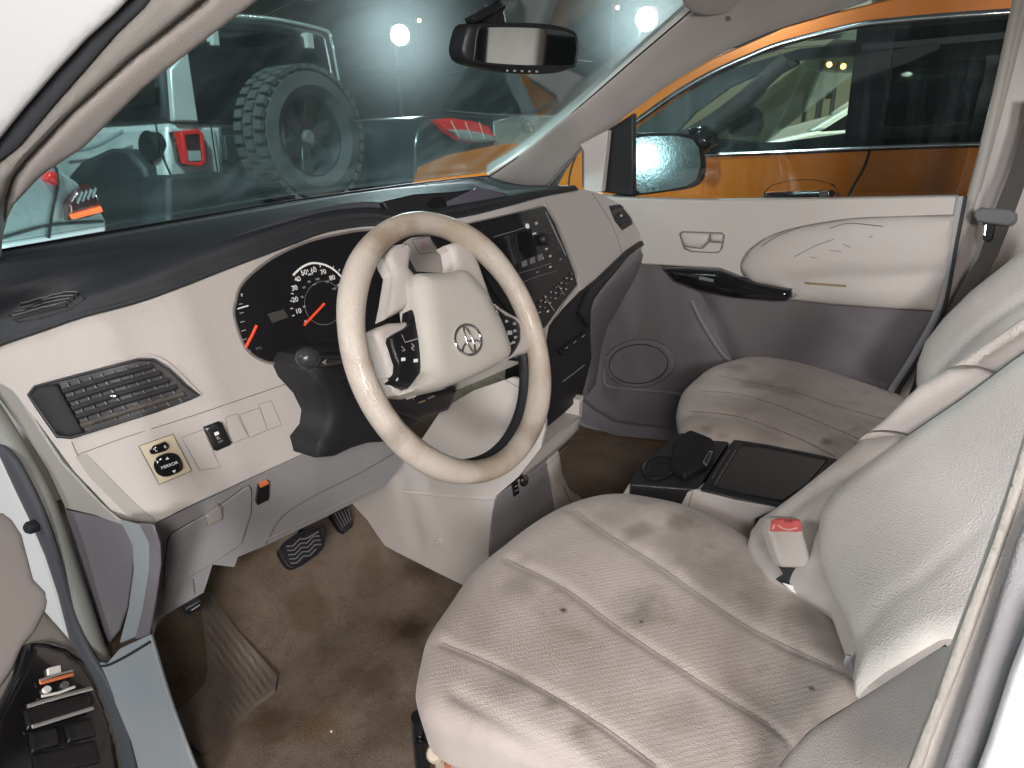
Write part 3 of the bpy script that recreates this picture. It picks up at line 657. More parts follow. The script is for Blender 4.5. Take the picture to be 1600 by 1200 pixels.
# passenger side front pillar and roof rail lining
APIL = P3((.74, 1.13, .875), (.615, .50, 1.255), hit(1000, 170, PX(.83)))
patch('far_pillar', [(762, 276), (800, 249), (830, 228), (870, 195), (905, 166), (945, 131), (985, 97), (1015, 70), (1040, 49), (1078, 15), (1078, 15), (1110, -40), (1110, -40), (1440, -40), (1440, -40), (1356, 0), (1300, 19), (1225, 41), (1165, 65), (1112, 90), (1056, 125), (1000, 165), (985, 176), (950, 203), (920, 225), (895, 250), (868, 296), (868, 296), (820, 292)], APIL, .03, M['lining'], van, sm=True, bulge=(.012, 22), g=9)
patch('quarter_pillar', [(905, 226), (945, 205), (950, 203), (940, 300), (912, 300), (912, 236)], PX(.80), .03, M['lining'], van, bev=.003)
strip('quarter_window_frame', [(856, 290), (880, 262), (909, 232), (912, 240), (912, 292)], PX(.815), .005, M['purple'], van, sm=False)
patch('quarter_glass', [(850, 292), (908, 232), (914, 236), (914, 296)], PX(.845), .004, M['dglass'], van)
# sun visor corner
sv = P3(hit(1078, 10, PX(.60)), hit(1180, 0, PX(.62)), hit(1100, -40, PX(.50)))
patch('sun_visor', [(1068, 4), (1078, 15), (1100, 22), (1140, 20), (1185, 4), (1235, -30), (1100, -70), (1068, -20)], PN((-.2, -.5, -.84), hit(1090, 0, PX(.56))), .012, M['lining'], van, sm=True, bulge=(.008, 8), g=6)

patch('visor_clip', ellipse(1136, 24, 5, 5), APIL, .01, M['greyplas'], van, off=.012)
# passenger side B pillar trim and door frame
BP = P3((.86, -.10, .80), (.80, -.16, .3), (.76, -.30, 1.25))
BPF = PX(.83)
patch('rear_pillar', [(1588, -30), (1590, 0), (1543, 180), (1512, 305), (1484, 420), (1452, 520), (1395, 660), (1700, 700), (1800, 400), (1800, -60)], PX(.87), .05, M['lining'], van, bev=.004)
patch('pillar_trim', [(1640, -30), (1640, 60), (1600, 210), (1575, 310), (1545, 420), (1520, 520), (1500, 600), (1800, 640), (1800, -30)], PX(.84), .03, M['lining'], van, bev=.006)
patch('pillar_lower_trim', [(1492, 484), (1560, 484), (1700, 500), (1700, 720), (1380, 700), (1430, 610), (1470, 530)], PX(.82), .03, M['dashgrey'], van, bev=.004)
strip('door_seal', [(1592, -10), (1560, 140), (1522, 300), (1490, 400), (1466, 480), (1430, 570), (1386, 690)], PX(.845), .010, M['trimgrey'], van, off=.01)
patch('sill_trim', [(905, 622), (925, 640), (960, 660), (1000, 666), (1060, 672), (1200, 720), (1200, 760), (1060, 690), (960, 680), (915, 664), (902, 650)], PX(.775), .04, M['purple'], van)
# driver side: near windscreen pillar (white outside, black rubber, taupe seal, light lining)
NP = P3((-.735, 1.02, .85), (-.60, .50, 1.20), (-.86, 1.00, .9)); 
WSo = ('p', WS[1], WS[2] - .03 if (WS[1].dot(CAM) < WS[2]) else WS[2] + .03)
NPL = WSo
_e1, _e2 = hit(394, 0, WSo), hit(2, 394, WSo)
NPL = P3(_e1, _e2, _e1 + Vector((-.8, .35, 0)))
_p1, _p2 = hit(307, 0, NPL), hit(22, 270, NPL)
NPO = P3(_p1, _p2, _p1 + Vector((-.5, .65, 0)))
patch('near_pillar_lining', [(307, 0), (210, 79), (112, 169), (45, 240), (22, 270), (8, 310), (-20, 420), (-60, 420), (-6, 420), (2, 394), (5, 350), (22, 315), (60, 274), (75, 262), (131, 225), (225, 131), (326, 52), (394, 0), (450, -40), (350, -40)][:7] + [(-14, 420), (2, 396), (5, 350), (22, 315), (60, 274), (75, 262), (131, 225), (225, 131), (326, 52), (394, 0), (450, -40), (350, -40)], NPL, .03, M['dash'], van, bulge=(.012, 14), g=8)
patch('near_pillar_seal', [(230, 0), (190, 40), (140, 98), (90, 155), (40, 215), (0, 248), (-40, 300), (-60, 420), (-14, 420), (3, 352), (8, 310), (22, 270), (45, 240), (112, 169), (210, 79), (307, 0), (350, -40), (260, -40)], NPO, .03, M['trimgrey'], van, off=.012, bulge=(.014, 16), g=8)
patch('near_pillar_rubber', [(192, 0), (150, 38), (100, 92), (50, 150), (0, 212), (-60, 290), (-60, 330), (0, 246), (40, 214), (90, 154), (140, 97), (190, 39), (232, 0), (262, -40), (230, -40)], NPO, .05, M['rubbergrey'], van, off=.016, bulge=(.008, 9), g=8)
patch('near_pillar_shell', [(230, -40), (192, 0), (150, 38), (100, 92), (50, 150), (0, 212), (-60, 290), (-120, 290), (-120, -60), (100, -60)], NPO, .08, M['carbody'], van, off=.03, bulge=(.01, 14), g=12)
# lower door opening: seal tube, rubber, white jamb
JB = PX(-.775)
patch('white_jamb', [(-40, 640), (-12, 700), (18, 765), (42, 815), (66, 870), (86, 930), (104, 1000), (118, 1030), (90, 1000), (60, 935), (20, 860), (0, 830), (-60, 780)], PX(-.80), .004, M['carbody'], van)
patch('door_rubber', [(-8, 690), (20, 715), (48, 765), (72, 820), (92, 880), (112, 950), (135, 1010), (165, 1060), (195, 1120), (213, 1200), (218, 1240), (195, 1240), (188, 1180), (165, 1110), (135, 1060), (108, 1000), (90, 930), (70, 870), (45, 815), (20, 765), (-8, 715)], PX(-.790), .004, M['rubbergrey'], van, sm=True, bulge=(.006, 8), g=7)
strip('door_seal', [(-30, 610), (0, 655), (30, 705), (62, 762), (88, 822), (108, 880), (128, 940), (148, 1000), (163, 1036)], PX(-.770), .0165, M['seal'], van, off=.004, flat=1, n=12)
vv, ff = lathe([(.001, .012), (.008, .012), (.0105, .008), (.0105, -.01)], hit(53, 822, PX(-.80)), (-1, -.3, .2), 20); link_mesh('rubber_stop', vv, ff, M['rubber'], van)
patch('side_pillar_trim', [(-30, 560), (0, 585), (30, 622), (60, 670), (95, 722), (130, 760), (165, 795), (198, 822), (150, 808), (103, 797), (75, 735), (40, 680), (0, 625), (-30, 590)], PX(-.752), .004, M['trimgrey'], van, sm=False, bev=.002)
patch('kick_trim', [(100, 792), (150, 804), (196, 822), (206, 850), (206, 890), (198, 950), (186, 985), (164, 1012), (150, 985), (135, 930), (118, 870)], PX(-.752), .004, M['purple'], van, sm=False, bev=.003)
patch('door_sill', [(140, 1032), (165, 1038), (186, 1014), (234, 992), (254, 1060), (270, 1110), (300, 1190), (320, 1240), (225, 1240), (205, 1160), (180, 1100)], P3(hit(160, 1036, PX(-.785)), hit(236, 1000, PX(-.765)), hit(300, 1200, PX(-.79))), .006, M['sill'], van, bev=.002)
strip('sill_gap', [(146, 1036), (165, 1040), (196, 1026), (236, 1002)], P3(hit(160, 1036, PX(-.785)), hit(236, 1000, PX(-.765)), hit(300, 1200, PX(-.79))), .0022, M['gapd'], van, off=.001)
# near rear door pillar at the right edge of the frame: light seal, grey rubber, white shell
NB = PN((-.93, .30, .1), (-.80, -.15, .7))
patch('door_pillar_seal', [(1612, 640), (1575, 760), (1530, 890), (1484, 1012), (1455, 1090), (1415, 1210), (1396, 1260), (1470, 1260), (1500, 1160), (1530, 1060), (1570, 930), (1640, 760)], NB, .02, M['dash'], van, bulge=(.006, 12), g=8)
patch('door_pillar_lip', [(1640, 560), (1600, 700), (1560, 830), (1510, 960), (1468, 1080), (1420, 1200), (1400, 1260), (1425, 1260), (1462, 1150), (1520, 1000), (1570, 860), (1640, 660)], NB, .02, M['trimgrey'], van, off=.006, bulge=(.004, 8), g=8)
patch('door_pillar_rubber', [(1640, 740), (1600, 830), (1560, 960), (1520, 1080), (1478, 1200), (1462, 1260), (1510, 1260), (1530, 1200), (1570, 1100), (1600, 1010), (1660, 880)], NB, .03, M['dashgrey'], van, off=.012, bulge=(.006, 14), g=8)
patch('door_pillar_shell', [(1700, 860), (1640, 910), (1600, 1012), (1565, 1120), (1535, 1200), (1515, 1260), (1760, 1260), (1760, 860)], NB, .05, M['carbody'], van, off=.02, bulge=(.01, 20), g=10)
# ------------------------------------------------------------------ rear view mirror
MP = PN((-.30, -.93, -.10), hit(812, 75, PY(.57)))
t = thing('rearview_mirror', 'black rectangular rear-view mirror hanging at the top of the windscreen', 'mirror', hit(812, 75, MP))
patch('housing', [(722, 66), (730, 42), (745, 36), (790, 35), (850, 37), (888, 45), (899, 56), (900, 80), (896, 100), (878, 112), (840, 116), (800, 114), (758, 106), (730, 98), (721, 84)], MP, .035, M['black'], t, sm=True, bulge=(.008, 14), g=6)
patch('mirror_glass', [(745, 45), (760, 42), (830, 43), (878, 49), (893, 56), (895, 80), (892, 100), (880, 103), (800, 102), (742, 96), (738, 84)], MP, .004, M['mirror'], t, off=.0098)
strip('mirror_rim', [(743, 45), (760, 41), (830, 42), (880, 48), (894, 56), (896, 80), (892, 101), (880, 104), (800, 103), (741, 97), (737, 84)], MP, .0022, M['black'], t, off=.010, closed=True)
patch('mount', [(744, 40), (766, 18), (790, 0), (798, -20), (830, -20), (796, 4), (788, 20), (792, 36), (786, 40)], PY(.60), .025, M['black'], t, bev=.003)
patch('mount_cover', [(740, 27), (783, 4), (790, 8), (752, 34), (744, 36)], PY(.59), .02, M['radio'], t, bev=.003)
for i in range(5): strip('mirror_button', [(786 + i * 11.5, 110.2 + i * .4), (789 + i * 11.5, 110.4 + i * .4)], MP, .0016, M['dim'], t, off=.009, sm=False)
# =====================================================================  PASSENGER DOOR
DR = PX(.80)
door = thing('passenger_door', 'closed passenger door with light upper trim, padded armrest and dark lower panel', 'door', (.82, .30, .05))
patch('lower_panel', [(925, 408), (1000, 411), (1100, 425), (1235, 462), (1300, 471), (1470, 481), (1440, 540), (1395, 612), (1370, 660), (1300, 720), (1180, 700), (1060, 672), (960, 664), (918, 645), (900, 600)], DR, .04, M['doordark'], door, bev=.004, disp=lambda Q: -.018 * np.exp(-((Q[:, 0] - 1100 - (Q[:, 1] - 480) * .5) / 14) ** 2) * (Q[:, 1] > 440), g=10)
patch('upper_trim', [(918, 300), (960, 308), (988, 309), (1100, 312), (1300, 310), (1500, 306), (1494, 360), (1484, 420), (1470, 484), (1400, 480), (1300, 473), (1238, 466), (1238, 450), (1160, 432), (1128, 419), (1040, 414), (1000, 412), (925, 408)], DR, .04, M['dash'], door, off=.012, bev=.005)
ar = patch('armrest', [(1492, 337), (1420, 337), (1330, 341), (1240, 356), (1200, 370), (1172, 390), (1159, 412), (1162, 428), (1180, 440), (1228, 449), (1243, 458), (1236, 467), (1300, 474), (1400, 481), (1464, 484), (1478, 430), (1488, 380)], DR, .01, M['dash'], door, off=.013, bulge=(.024, 46), g=8, disp=groove([[(1240, 440), (1300, 432), (1380, 432), (1475, 425)]], 14, .012))
strip('armrest_seam', [(1494, 335), (1400, 338), (1330, 341), (1250, 354), (1205, 368), (1174, 388), (1160, 410), (1163, 428), (1182, 440), (1228, 449)], DR, .0016, M['gap'], ar, off=.013)
for k, pts in enumerate([[(1300, 354), (1330, 346), (1382, 351)], [(1195, 382), (1220, 366), (1256, 352)], [(1245, 398), (1280, 380), (1306, 371)], [(1300, 388), (1318, 390)], [(1320, 378), (1332, 384)], [(1360, 368), (1366, 366)], [(1270, 398), (1280, 400)]]):
    strip('scuff', pts, DR, .0009, M['gap'], ar, off=.0368 if k > 1 else .0345)
strip('worn_patch', [(1262, 438), (1285, 440), (1300, 441), (1325, 443)], DR, .003, mat('worn_tan', (.28, .20, .11), .7), ar, off=.0345, flat=.3)
sp_ = patch('switch_panel', [(1040, 415), (1080, 416), (1130, 419), (1160, 430), (1190, 440), (1240, 449), (1240, 458), (1232, 467), (1210, 467), (1150, 462), (1100, 452), (1060, 437)], DR, .02, M['gloss'], door, off=.028, bulge=(.018, 12), g=5)
strip('switch', [(1100, 430), (1122, 434)], DR, .006, M['greyplas'], sp_, off=.045, flat=.4)
hr = patch('handle_recess', [(1063, 364), (1068, 360), (1130, 362), (1135, 366), (1131, 388), (1124, 395), (1082, 393), (1070, 388)], DR, .006, M['gap'], door, off=.0135, bev=.002)
patch('handle_plate', [(1066, 365), (1070, 362.5), (1111, 364), (1108, 376), (1098, 386), (1072, 383)], DR, .006, M['dash'], hr, off=.018, bulge=(.006, 8), g=5)
patch('lock_tab', [(1114, 364), (1132, 365), (1131, 376), (1113, 375)], DR, .006, M['dash'], hr, off=.019, bulge=(.004, 5), g=4)
patch('handle_shell', [(1072, 385), (1100, 388), (1111, 378), (1130, 379), (1127, 391), (1122, 393), (1083, 391)], DR, .006, M['dash'], hr, off=.016, bev=.002)
patch('speaker_grille', ellipse(1000, 567, 56, 38, -4, 40), DR, .01, M['doordark'], door, off=.006, bulge=(.006, 8), g=7)
for a in (46,): strip('grille_ring', ellipse(1000, 567, a, a * .66, -4, 30), DR, .0018, M['black'], door, off=.013, closed=True, sm=False)
strip('pocket_edge', [(948, 555), (944, 590), (950, 603), (975, 607), (1040, 612), (1080, 618), (1110, 620)], DR, .006, M['purple'], door, off=.006)
strip('pocket_curve', [(1080, 470), (1100, 510), (1128, 552), (1150, 570)], DR, .007, M['purple'], door, off=.002)
# window frame, glass, sail
patch('window_glass', [(985, 179), (1000, 167), (1056, 127), (1112, 92), (1225, 43), (1300, 21), (1400, -14), (1602, -30), (1604, 0), (1560, 150), (1524, 308), (1300, 312), (1100, 314), (985, 311)], PX(.86), .004, M['dglass'], door)
patch('mirror_sail', [(942, 212), (948, 203), (984, 180), (989, 176), (989, 306), (960, 303), (938, 300)], PX(.835), .03, M['black'], door, bev=.004)
strip('window_sill', [(960, 305), (990, 309), (1100, 313), (1300, 311), (1500, 307)], PX(.835), .005, M['rubber'], door, off=.012)
strip('rear_frame', [(1602, -10), (1590, 40), (1560, 160), (1522, 300)], PX(.845), .013, M['trimgrey'], door, off=.0)
strip('panel_edge', [(1500, 306), (1486, 380), (1466, 480), (1430, 550), (1390, 612), (1360, 660)], PX(.80), .008, M['dashgrey'], door, off=.012)
strip('edge_rubber', [(1508, 306), (1494, 380), (1475, 480), (1440, 550), (1400, 612), (1372, 655)], PX(.805), .005, M['rubber'], door, off=.016)
# ------------------------------------------------------------------ wing mirror
WMP = PN((-.50, -.86, .05), hit(1040, 255, PX(1.02)))
t = thing('wing_mirror', 'black wing mirror outside the passenger window, its glass wet with droplets', 'mirror', hit(1040, 255, WMP))
patch('housing', [(984, 212), (1000, 208), (1060, 208), (1085, 214), (1098, 232), (1103, 258), (1098, 282), (1080, 294), (1040, 300), (1000, 305), (986, 304), (980, 260)], WMP, .08, M['black'], t, sm=True, bulge=(.01, 12), g=7)
patch('mirror_glass', [(988, 216), (1010, 213), (1055, 213), (1078, 218), (1088, 232), (1091, 258), (1084, 280), (1070, 290), (1030, 298), (998, 302), (990, 296), (986, 255)], WMP, .004, M['wet'], t, off=.012, g=8)
def bounce(px, py, F, dist):
    p = hit(px, py, F); d = ray(px, py); n = F[1]; r_ = d - n * 2 * d.dot(n); return p + r_ * dist
_q = bounce(1004, 246, WMP, 14)
rl = thing('rear_floodlight_pole', 'bright lamp behind the minivan, seen only as a glare in the wing mirror', 'street lamp', (_q.x, _q.y, GZ))
vv, ff = tube_pts([(_q.x, _q.y - .2, GZ), (_q.x, _q.y - .2, _q.z + .1)], .06, 8); link_mesh('pole', vv, ff, M['pole'], rl)
link_mesh('lamp_head', *box_vf(_q + Vector((0, -.1, 0)), (.7, .12, .65)), M['pole'], rl, 30); link_mesh('lamp_lens', *box_vf(_q, (.6, .04, .55)), mat('lamp_rear_on', (.9, .95, 1), .3, emit=((.72, .95, 1.0), 14)), rl, 30)
# ------------------------------------------------------------------ passenger seat belt
t = thing('seat_belt', 'dark grey seat belt with a buckle tongue hanging on the far pillar', 'seat belt', hit(1560, 340, PX(.80)))
BL = P3(hit(1600, 200, PX(.80)), hit(1475, 520, PX(.77)), hit(1640, 200, PX(.78)))
patch('webbing', [(1604, 150), (1600, 190), (1580, 262), (1553, 330), (1530, 400), (1505, 440), (1474, 500), (1460, 540), (1492, 540), (1520, 470), (1560, 395), (1580, 345), (1640, 180), (1640, 150)], BL, .003, M['belt'], t)
patch('guide', [(1527, 330), (1535, 324), (1580, 328), (1588, 334), (1587, 346), (1580, 354), (1530, 347), (1525, 340)], BL, .012, M['greyplas'], t, off=.012, bev=.004)
patch('tongue', [(1537, 345), (1556, 348), (1552, 372), (1545, 379), (1537, 374)], BL, .01, M['rubber'], t, off=.008, bev=.002)
strip('tongue_plate', [(1542, 352), (1540, 368)], BL, .004, M['silver'], t, off=.012, flat=.5)
# =====================================================================  DASHBOARD
dash = thing('dashboard', 'light grey dashboard with charcoal top pad, gauges, vents and radio', 'dashboard', (0, .85, .3))
def loft(name, curves, m, parent, n=60, k=6, th=.0, ang=40):
    rows = []
    for pts, F in curves:
        P = catmull([Vector((float(a), float(b))) for a, b in pts], False, 8)
        Wp = [hit(p.x, p.y, F) if not callable(F) else F(p.x, p.y) for p in P]
        L = [0]
        for a, b in zip(Wp, Wp[1:]): L.append(L[-1] + (b - a).length)
        r = []
        for i in range(n):
            s = L[-1] * i / (n - 1); j = 0
            while j < len(L) - 2 and L[j + 1] < s: j += 1
            tt = (s - L[j]) / max(L[j + 1] - L[j], 1e-9); r.append(Wp[j].lerp(Wp[j + 1], tt))
        rows.append(r)
    full = []
    for i in range(n): full.append(catmull([rows[j][i] for j in range(len(rows))], False, k))
    mrows = len(full[0]); vs = [full[i][j] for j in range(mrows) for i in range(n)]
    fs = [(j * n + i, j * n + i + 1, (j + 1) * n + i + 1, (j + 1) * n + i) for j in range(mrows - 1) for i in range(n - 1)]
    return link_mesh(name, vs, fs, m, parent, ang)
# main light panel: everything from the pad to the knee seam
patch('main_panel', [(-40, 560), (0, 532), (60, 512), (130, 488), (225, 462), (337, 419), (440, 380), (500, 358), (550, 349), (590, 346), (640, 350), (720, 338), (780, 324), (850, 305), (905, 295), (940, 302), (965, 318), (985, 335), (1000, 365), (1003, 390), (960, 410), (935, 440), (905, 480), (880, 520), (830, 560), (760, 590), (640, 640), (499, 697), (400, 742), (300, 788), (240, 818), (215, 822), (190, 815), (150, 772), (115, 735), (60, 660), (20, 610), (-40, 575)], DASH, .03, M['dash'], dash, g=14)
# top pad: lofted from the face edge over the cowl to the windscreen
e = .004
def dz(off): return ('f', lambda p: p.y - (dashD(p.x) + .25 * (p.z - .7)) + off)
tp_ = loft('top_pad', [([(-30, 546), (0, 534), (60, 514), (130, 490), (225, 464), (337, 421), (440, 382), (500, 360), (550, 351), (592, 349), (640, 352), (720, 340), (780, 326), (850, 307), (905, 297)], dz(.008)),
                 ([(-30, 510), (0, 500), (60, 482), (130, 460), (225, 428), (337, 386), (440, 354), (500, 336), (550, 328), (590, 326), (640, 330), (720, 318), (780, 308), (850, 296), (905, 290)], lambda px, py: hit(px, py, dz(.008)) + Vector((0, .012, 0))),
                 ([(-30, 450), (0, 442), (100, 418), (225, 385), (337, 358), (440, 335), (540, 316), (640, 306), (720, 300), (790, 296), (850, 290), (895, 290)], lambda px, py: hit(px, py, PY(.97)) ),
                 ([(-30, 400), (0, 391), (150, 366), (300, 341), (450, 316), (600, 294), (700, 282), (762, 276), (800, 280), (840, 286), (880, 292)], WS)], M['pad'], dash, n=70, k=6)
TPF = on_mesh(tp_)
# raised brow of the gauges
strip('cowl_ridge', [(180, 462), (260, 424), (340, 386), (430, 352), (500, 332), (560, 322), (600, 324), (622, 336)], ('f', lambda p: p.y - (dashD(p.x) + .25 * (p.z - .7)) - .03), .006, mat('ridge_grey', (.055, .06, .07), .5, bump=[('vor', 800, .3)]), dash, off=.01)
strip('pad_lower_edge', [(-10, 540), (60, 516), (130, 492), (225, 466), (337, 423), (440, 384), (500, 362), (550, 353), (590, 350)], DASH, .004, M['pad'], dash, off=.008)
# display pod on the centre top
patch('display_pod', [(590, 318), (640, 306), (700, 302), (740, 297), (778, 304), (812, 318), (780, 326), (722, 341), (690, 345), (640, 338), (600, 334)], ('f', lambda p: p.y - (dashD(p.x) + .25 * (p.z - .7)) - .02), .05, M['black'], dash, off=.02, bev=.004)
patch('display_screen', [(690, 318), (732, 298), (770, 305), (806, 319), (770, 329), (722, 339), (688, 334)], ('f', lambda p: p.y - (dashD(p.x) + .25 * (p.z - .7)) - .02), .004, mat('display_glass', (.09, .085, .11), .3), dash, off=.024)
patch('pod_window', [(658, 322), (668, 312), (686, 310), (692, 330), (676, 334)], ('f', lambda p: p.y - (dashD(p.x) + .25 * (p.z - .7)) - .02), .004, M['gloss'], dash, off=.025)
# defroster vent
dv = patch('side_defroster', [(12, 492), (30, 478), (85, 463), (122, 461), (134, 468), (112, 484), (60, 500), (28, 505)], TPF, .006, M['pad'], dash, off=.003, bev=.001, N=(0, -.5, .86))
for i in range(4): strip('slat', [(22 + i * 3, 498 - i * 8), (70 + i * 8, 486 - i * 7.5), (106 + i * 6, 477 - i * 4.5)], TPF, .0028, M['soft'], dv, off=.004, flat=.3)
for i in range(4): strip('slat_edge', [(22 + i * 3, 494 - i * 8), (70 + i * 8, 482 - i * 7.5), (106 + i * 6, 473 - i * 4.5)], TPF, .0008, M['greyplas'], dv, off=.0045, flat=.5)
strip('pad_highlight_rib', [(250, 436), (330, 398), (420, 364), (480, 345)], ('f', lambda p: p.y - (dashD(p.x) + .25 * (p.z - .7)) - .005), .003, M['pad'], dash, off=.012)
# instrument cluster
cl_out = [(367, 470), (374, 448), (395, 425), (430, 400), (480, 378), (530, 366), (570, 360), (640, 360), (690, 380), (690, 470), (640, 540), (560, 560), (500, 552), (478, 552), (455, 562), (430, 568), (405, 562), (383, 545), (370, 515), (364, 490)]
cl = patch('instrument_cluster', cl_out, DASH, .03, M['radio'], dash, sm=True, off=.004, g=12)
strip('cluster_rim', cl_out, DASH, .0022, M['gap'], cl, off=.005, closed=True)
CF = ('f', lambda p: p.y - (dashD(p.x) + .25 * (p.z - .7)))
strip('speed_arc', [(455, 431), (463, 423), (473, 416), (485, 412), (498, 413), (510, 417), (522, 425), (536, 440), (544, 452)], CF, .0018, M['white'], cl, off=.0065, flat=.3)
for s, x, y in (('10', 463, 487), ('20', 458, 469), ('30', 457, 451), ('40', 462, 437), ('50', 472, 427), ('60', 487, 423), ('70', 502, 426), ('80', 516, 435), ('90', 529, 448)):
    text(s, (x, y), (x + 20, y - 5), CF, .0088, M['white'], cl, off=.0065)
text('MPH', (482, 429.5), (502, 424), CF, .0035, M['white'], cl, 'lettering', off=.0065)
text('km/h', (488, 445), (508, 439), CF, .0030, M['dim'], cl, 'lettering', off=.0065)
for s, x, y in (('20', 472, 480), ('40', 469, 465), ('60', 472, 450), ('80', 480, 441), ('100', 493, 437), ('120', 508, 441), ('140', 519, 452), ('160', 527, 466)):
    text(s, (x, y), (x + 20, y - 5), CF, .0040, M['dim'], cl, off=.0065)
for k in range(19):
    a = math.radians(200 - k * 11.5); cx, cy = 503, 474
    x0, y0 = cx + 53 * math.cos(a), cy - 60 * math.sin(a)
    strip('tick', [(x0, y0), (x0 - 4 * math.cos(a), y0 + 4 * math.sin(a))], CF, .0007, M['white'], cl, off=.0065, sm=False, n=4)
strip('dial_ring', ellipse(503, 474, 30, 34, 0, 40), CF, .0006, M['greyplas'], cl, off=.006, closed=True, sm=False)
for k in range(5): strip('tick', [(371 + k * 1.2, 476 + k * 14), (377 + k * 1.6, 475 + k * 13.6)], CF, .0006, M['dim'], cl, off=.0065, sm=False, n=4)
strip('needle', [(471, 509), (503, 475)], CF, .0022, M['red'], cl, off=.009, sm=False); text('0', (474, 504), (494, 499), CF, .006, M['white'], cl, off=.0075)
strip('needle', [(381, 543), (390, 526), (398, 509)], CF, .0024, M['red'], cl, off=.009, sm=False)
strip('fuel_mark', [(369, 483), (386, 478)], CF, .0010, M['white'], cl, off=.0065, sm=False); text('F', (376, 462), (390, 458), CF, .005, M['white'], cl, off=.0065); text('E', (388, 549), (400, 545), CF, .004, M['dim'], cl, off=.0065)
patch('trip_display', [(416, 491), (440, 484), (448, 496), (424, 505)], CF, .002, mat('lcd_brown', (.065, .06, .052), .4), cl, off=.0065)
patch('reset_knob', ellipse(404, 544, 2.6, 2.6), CF, .003, M['silver'], cl, off=.010)
# left vent
vent_o = [(48, 616), (58, 603), (130, 584), (215, 562), (240, 562), (264, 577), (290, 602), (310, 618), (240, 643), (112, 683), (92, 681), (72, 652)]
vt = patch('air_vent', vent_o, DASH, .02, M['black'], dash, off=.003, bev=.0015)
strip('vent_rim', vent_o, DASH, .0022, M['black'], vt, off=.005, closed=True, sm=False)
strip('vent_lip', [(48, 612), (57, 600), (130, 580), (215, 557), (242, 557), (268, 572), (296, 600), (314, 617)], DASH, .0028, M['dash'], dash, off=.002)
patch('vent_cheek', [(52, 616), (66, 604), (92, 598), (135, 675), (112, 681), (94, 678)], DASH, .004, M['soft'], vt, off=.008, bulge=(.003, 10), g=7)
brown = mat('dusty_slat', (.075, .060, .050), .6, vary=[((.03, .028, .026), 60, .4, .6, .9)])
for i in range(5):
    f_ = (i + .5) / 5
    a = (98 + 36 * f_ , 604 + 66 * f_); b = (232 + 62 * f_, 566 + 54 * f_)
    mid = ((a[0] + b[0]) / 2, (a[1] + b[1]) / 2 - 1)
    strip('vent_slat', [a, mid, b], DASH, .0042, brown if i == 4 else M['soft'], vt, off=.0085, flat=.5)
for i in range(8):
    f_ = (i + .7) / 8.5; x0, y0 = 95 + 150 * f_, 600 - 38 * f_; x1, y1 = 130 + 170 * f_, 668 - 45 * f_
    strip('vent_vane', [(x0, y0), (x1, y1)], DASH, .0013, M['greyplas'], vt, off=.006, flat=1.2)
patch('vent_tab', ellipse(182, 617, 5, 4), DASH, .006, M['silver'], vt, off=.013, bulge=(.002, 3), g=2)
# seam under the vent and blank plates
strip('panel_seam', [(120, 711), (200, 682), (300, 650), (400, 616), (482, 588)], DASH, .0007, M['gap'], dash, off=.0003)
strip('side_seam', [(112, 690), (125, 716), (165, 762), (205, 800), (240, 817)], DASH, .0008, M['gap'], dash, off=.0004)
patch('corner_groove', [(118, 713), (134, 709), (175, 750), (215, 790), (243, 812), (238, 819), (215, 820), (170, 775), (140, 745)], DASH, .002, M['trimgrey'], dash, off=.001)
for nm, pts in (('blank_plate', [(284, 684), (318, 671), (344, 730), (312, 735)]), ('blank_plate', [(352, 653), (370, 646), (388, 683), (360, 694)]), ('blank_plate', [(374, 648), (406, 637), (418, 672), (390, 684)]), ('blank_plate', [(404, 632), (424, 626), (440, 664), (418, 672)])):
    strip(nm, pts, DASH, .0005, M['gap'], dash, off=.0003, closed=True, sm=False)
ms = patch('mirror_switch_plate', [(218, 697), (270, 679), (299, 735), (250, 756)], DASH, .004, M['cream'], dash, off=.002, bev=.0008)
strip('plate_gap', [(217, 697), (270, 678), (300, 735), (249, 757)], DASH, .0008, M['gap'], ms, off=.001, closed=True, sm=False)
lr = patch('left_right_switch', [(234, 703), (239, 696), (257, 689), (263, 693), (264, 699), (258, 704), (241, 709), (236, 708)], DASH, .004, M['gloss'], ms, off=.006, bulge=(.003, 4), g=3)
text('L', (243, 702), (253, 698), DASH, .0045, M['white'], ms, 'lettering', off=.0095); text('R', (257, 697), (267, 693), DASH, .0045, M['white'], ms, 'lettering', off=.0095)
patch('mirror_dial', [(241, 722), (246, 713), (262, 707), (276, 709), (284, 720), (285, 731), (277, 738), (260, 744), (248, 740), (242, 731)], DASH, .004, M['gloss'], ms, sm=True, off=.006, bulge=(.004, 7), g=4)
text('MIRROR', (263, 725.5), (283, 718.5), DASH, .0048, M['white'], ms, 'lettering', off=.0108)
for (x, y, s) in ((260, 715, -1), (270, 735, 1)): patch('arrow_mark', [(x - 3, y - s * 1.5 + 1), (x + 3, y - s * 1.5 - 1), (x + s, y + s * 2.4)], DASH, .0005, M['white'], ms, off=.0108)
tb = patch('traction_button', [(317, 667), (340, 658), (345, 660), (360, 691), (358, 695), (338, 704), (333, 702)], DASH, .004, M['radio'], dash, off=.006, bulge=(.003, 4), g=4)
patch('car_icon', [(333, 675), (339, 673), (341, 677), (335, 680)], DASH, .0005, M['white'], tb, off=.0105)
strip('skid_icon', [(336, 683), (340, 681), (338, 685), (343, 683)], DASH, .0006, M['dim'], tb, off=.0105); text('OFF', (343, 688.5), (352, 685), DASH, .0032, M['dim'], tb, 'lettering', off=.0105)
